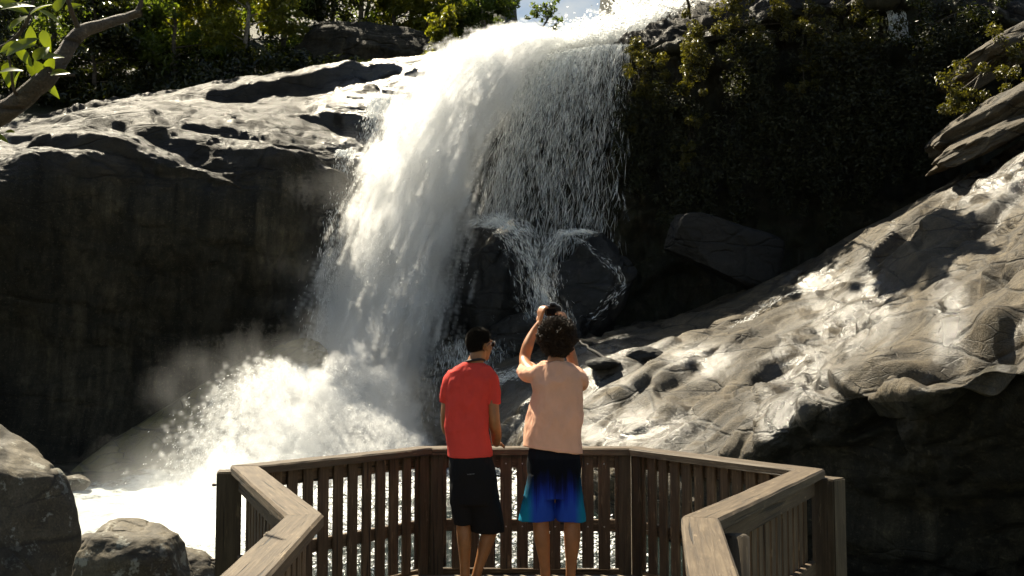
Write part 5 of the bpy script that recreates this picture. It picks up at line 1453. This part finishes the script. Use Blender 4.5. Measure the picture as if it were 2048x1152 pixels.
# ---- man with the camera
B0 = np.array([(1107 - 1024) / F * 6.86, 6.86, 0.0])
man2 = empty("person", tuple(B0), "person with curly dark hair in a salmon T-shirt and blue board shorts, raising a camera", "person")
hc2 = (0.022, 0.03, 1.70); hp, RmB = head_pieces(hc2, R(-2), R(14), 1.0)
wl, wr = np.array([-.085, .335, 1.835]), np.array([.105, .335, 1.80])
body = hp + [limb([(.012, -.01, 1.47, .075, .062), (.016, -.005, 1.56, .060, .058), (.02, .012, 1.63, .057, .058), (.022, .02, 1.68, .056, .06)], 18),
    stack([(.88, 0, 0, .14, .10), (1.03, -.005, 0, .13, .092), (1.2, .01, 0, .138, .095), (1.38, .02, 0, .145, .098), (1.47, .02, 0, .145, .080), (1.52, .015, 0, .095, .06)]),
    limb([(-.12, 0, 1.47, .052, .052), (-.165, .07, 1.50, .048, .050), (-.195, .24, 1.565, .039, .042), (-.172, .285, 1.67, .039, .042), (-.13, .325, 1.765, .030, .031), (*wl, .024, .022)], 16),
    limb([(.145, 0, 1.47, .052, .052), (.164, .09, 1.43, .047, .048), (.152, .245, 1.425, .040, .042), (.148, .285, 1.55, .038, .040), (.118, .32, 1.70, .029, .030), (*wr, .024, .022)], 16),
    limb([(-.08, 0, .92, .075, .08), (-.10, .01, .70, .075, .08), (-.092, .012, .51, .057, .06), (-.082, -.004, .37, .054, .060), (-.066, -.004, .22, .038, .040), (-.056, 0, .09, .032, .035)], 18),
    limb([(.08, 0, .92, .075, .08), (.115, .01, .70, .075, .08), (.122, .012, .51, .057, .06), (.122, -.004, .37, .056, .060), (.116, -.004, .22, .039, .041), (.11, 0, .09, .032, .035)], 18)]
body += foot((-.056, 0, .09), (-.2, 1)) + foot((.11, 0, .09), (.25, 1))
body += hand_pieces(wl, (.10, .10, 1), (.75, .55, -.1), 1, 0.62) + hand_pieces(wr, (-.25, .12, 1), (-.75, .55, -.1), -1, 0.62)
fuse("body", body, M_SKIN_B, man2, 0.0052, 4)
eyes_for("eye", hc2, RmB, man2)
fuse("t_shirt", [stack([(.962, -.008, 0, .205, .150, -.13), (1.0, -.008, 0, .200, .146, -.10), (1.08, -.008, 0, .193, .140, -.05), (1.2, .008, 0, .182, .132), (1.33, .022, 0, .176, .130), (1.42, .020, 0, .178, .120), (1.485, .016, 0, .166, .100), (1.525, .014, 0, .150, .084), (1.548, .014, 0, .110, .074), (1.556, .014, 0, .088, .066)], 44, 64),
    limb([(-.10, 0, 1.475, .060, .072), (-.138, .02, 1.470, .064, .080), (-.164, .08, 1.476, .065, .084), (-.182, .16, 1.505, .062, .080)], 22),
    limb([(.13, 0, 1.475, .060, .072), (.160, .02, 1.455, .062, .076), (.174, .09, 1.42, .063, .072), (.170, .17, 1.41, .060, .070), (.166, .215, 1.41, .058, .066)], 22)], M_SALMON, man2, 0.006, 5, folds(9.0, 0.026))
fuse("board_shorts", [stack([(.64, .005, .005, .165, .122), (.74, .003, .0, .178, .13), (.86, .0, 0, .182, .135), (.95, .0, 0, .176, .128), (1.0, .0, 0, .168, .12)], 36, 30),
    stack([(.490, -.120, .0, .122, .104, .03), (.56, -.112, .0, .116, .108), (.66, -.10, 0, .10, .115), (.8, -.085, 0, .095, .118)], 28, 24),
    stack([(.488, .118, .0, .099, .104, -.02), (.56, .112, .0, .098, .108), (.66, .105, 0, .088, .115), (.8, .09, 0, .09, .118)], 28, 24)], boardshort_material(), man2, 0.0065, 3, folds(13.0, 0.012, False))
bm = bmesh.new(); bmesh.ops.create_cube(bm, size=1, matrix=Matrix.Rotation(R(20), 4, 'Y') @ Matrix.Diagonal((.020, .0015, .005, 1)))
o = mesh_bm("white_mark", bm, plain("white_print", (0.7, 0.7, 0.7), 0.7)); o.parent = man2; o.location = (0.158, -0.078, 0.80); o.rotation_euler = (0, 0, R(55))
hcen = (0.024, 0.0, 1.735)
core_v, core_f = ball(hcen, (.112, .115, .112), 40, 28)
core_v = np.asarray(hcen) + (core_v - np.asarray(hcen)) * (1 + 0.09 * fbm((core_v - np.asarray(hcen)) * 22, 3))[:, None]
v, f = curls("hair", hcen, (.130, .128, .128), 15000, .0075, M_HAIR_B, man2, gp, mask=lambda d: ~((d[:, 1] > 0.55) & (d[:, 2] < 0.25)), bumps=0.18)
v2, f2 = curls("hair", (0.024, -0.015, 1.66), (.098, .088, .075), 4500, .0075, M_HAIR_B, man2, gp, mask=lambda d: (d[:, 1] < 0.3), bumps=0.18)
ok = ~((core_v[:, 1] > 0.05) & (core_v[:, 2] < 1.76)); core_f = core_f[ok[core_f].all(1)]
V = np.concatenate([v, v2, core_v]); Fq = np.concatenate([f, f2 + len(v)]); Fq = np.concatenate([Fq[:, [0, 1, 2]], Fq[:, [0, 2, 3]], core_f + len(v) + len(v2)])
o = mesh_np("hair", V, Fq, M_HAIR_B, None, False); o.parent = man2

# ---- the camera he holds
C0 = B0 + np.array([.012, .405, 1.925])
cm = empty("camera", tuple(C0), "small black camera held up in both hands above curly hair", "camera")
def cpart(name, bm, mat, loc, rot=(0, 0, 0)):
    o = mesh_bm(name, bm, mat, None, False); o.parent = cm; o.location = loc; o.rotation_euler = rot; return o
def bbox(x, y, z, bev):
    bm = bmesh.new(); bmesh.ops.create_cube(bm, size=1); bmesh.ops.scale(bm, vec=(x, y, z), verts=bm.verts); bmesh.ops.bevel(bm, geom=bm.edges[:], offset=bev, segments=3, affect='EDGES'); return bm
def cyl(r, l, seg=24):
    bm = bmesh.new(); bmesh.ops.create_cone(bm, cap_ends=True, segments=seg, radius1=r, radius2=r, depth=l); return bm
cpart("camera_body", bbox(.118, .045, .075, .008), M_BLACKP, (0, 0, 0))
cpart("viewfinder_hump", bbox(.046, .05, .028, .007), M_BLACKP, (0, 0, .046))
cpart("eyepiece", bbox(.026, .012, .016, .003), M_GLASS, (0, -.028, .044))
cpart("rear_screen", bbox(.066, .004, .046, .0015), M_GLASS, (-.012, -.0235, -.006))
cpart("lens_barrel", cyl(.031, .07), M_BLACKP, (0, .055, -.004), (math.pi / 2, 0, 0))
cpart("shutter_button", cyl(.006, .006), M_GEM, (.044, .004, .0395)); cpart("mode_dial", cyl(.010, .008), M_BLACKP, (.030, -.002, .0400))
cpart("grip", bbox(.026, .03, .07, .008), M_BLACKP, (.05, .028, -.002))
cm.rotation_euler = (R(14), 0, 0)
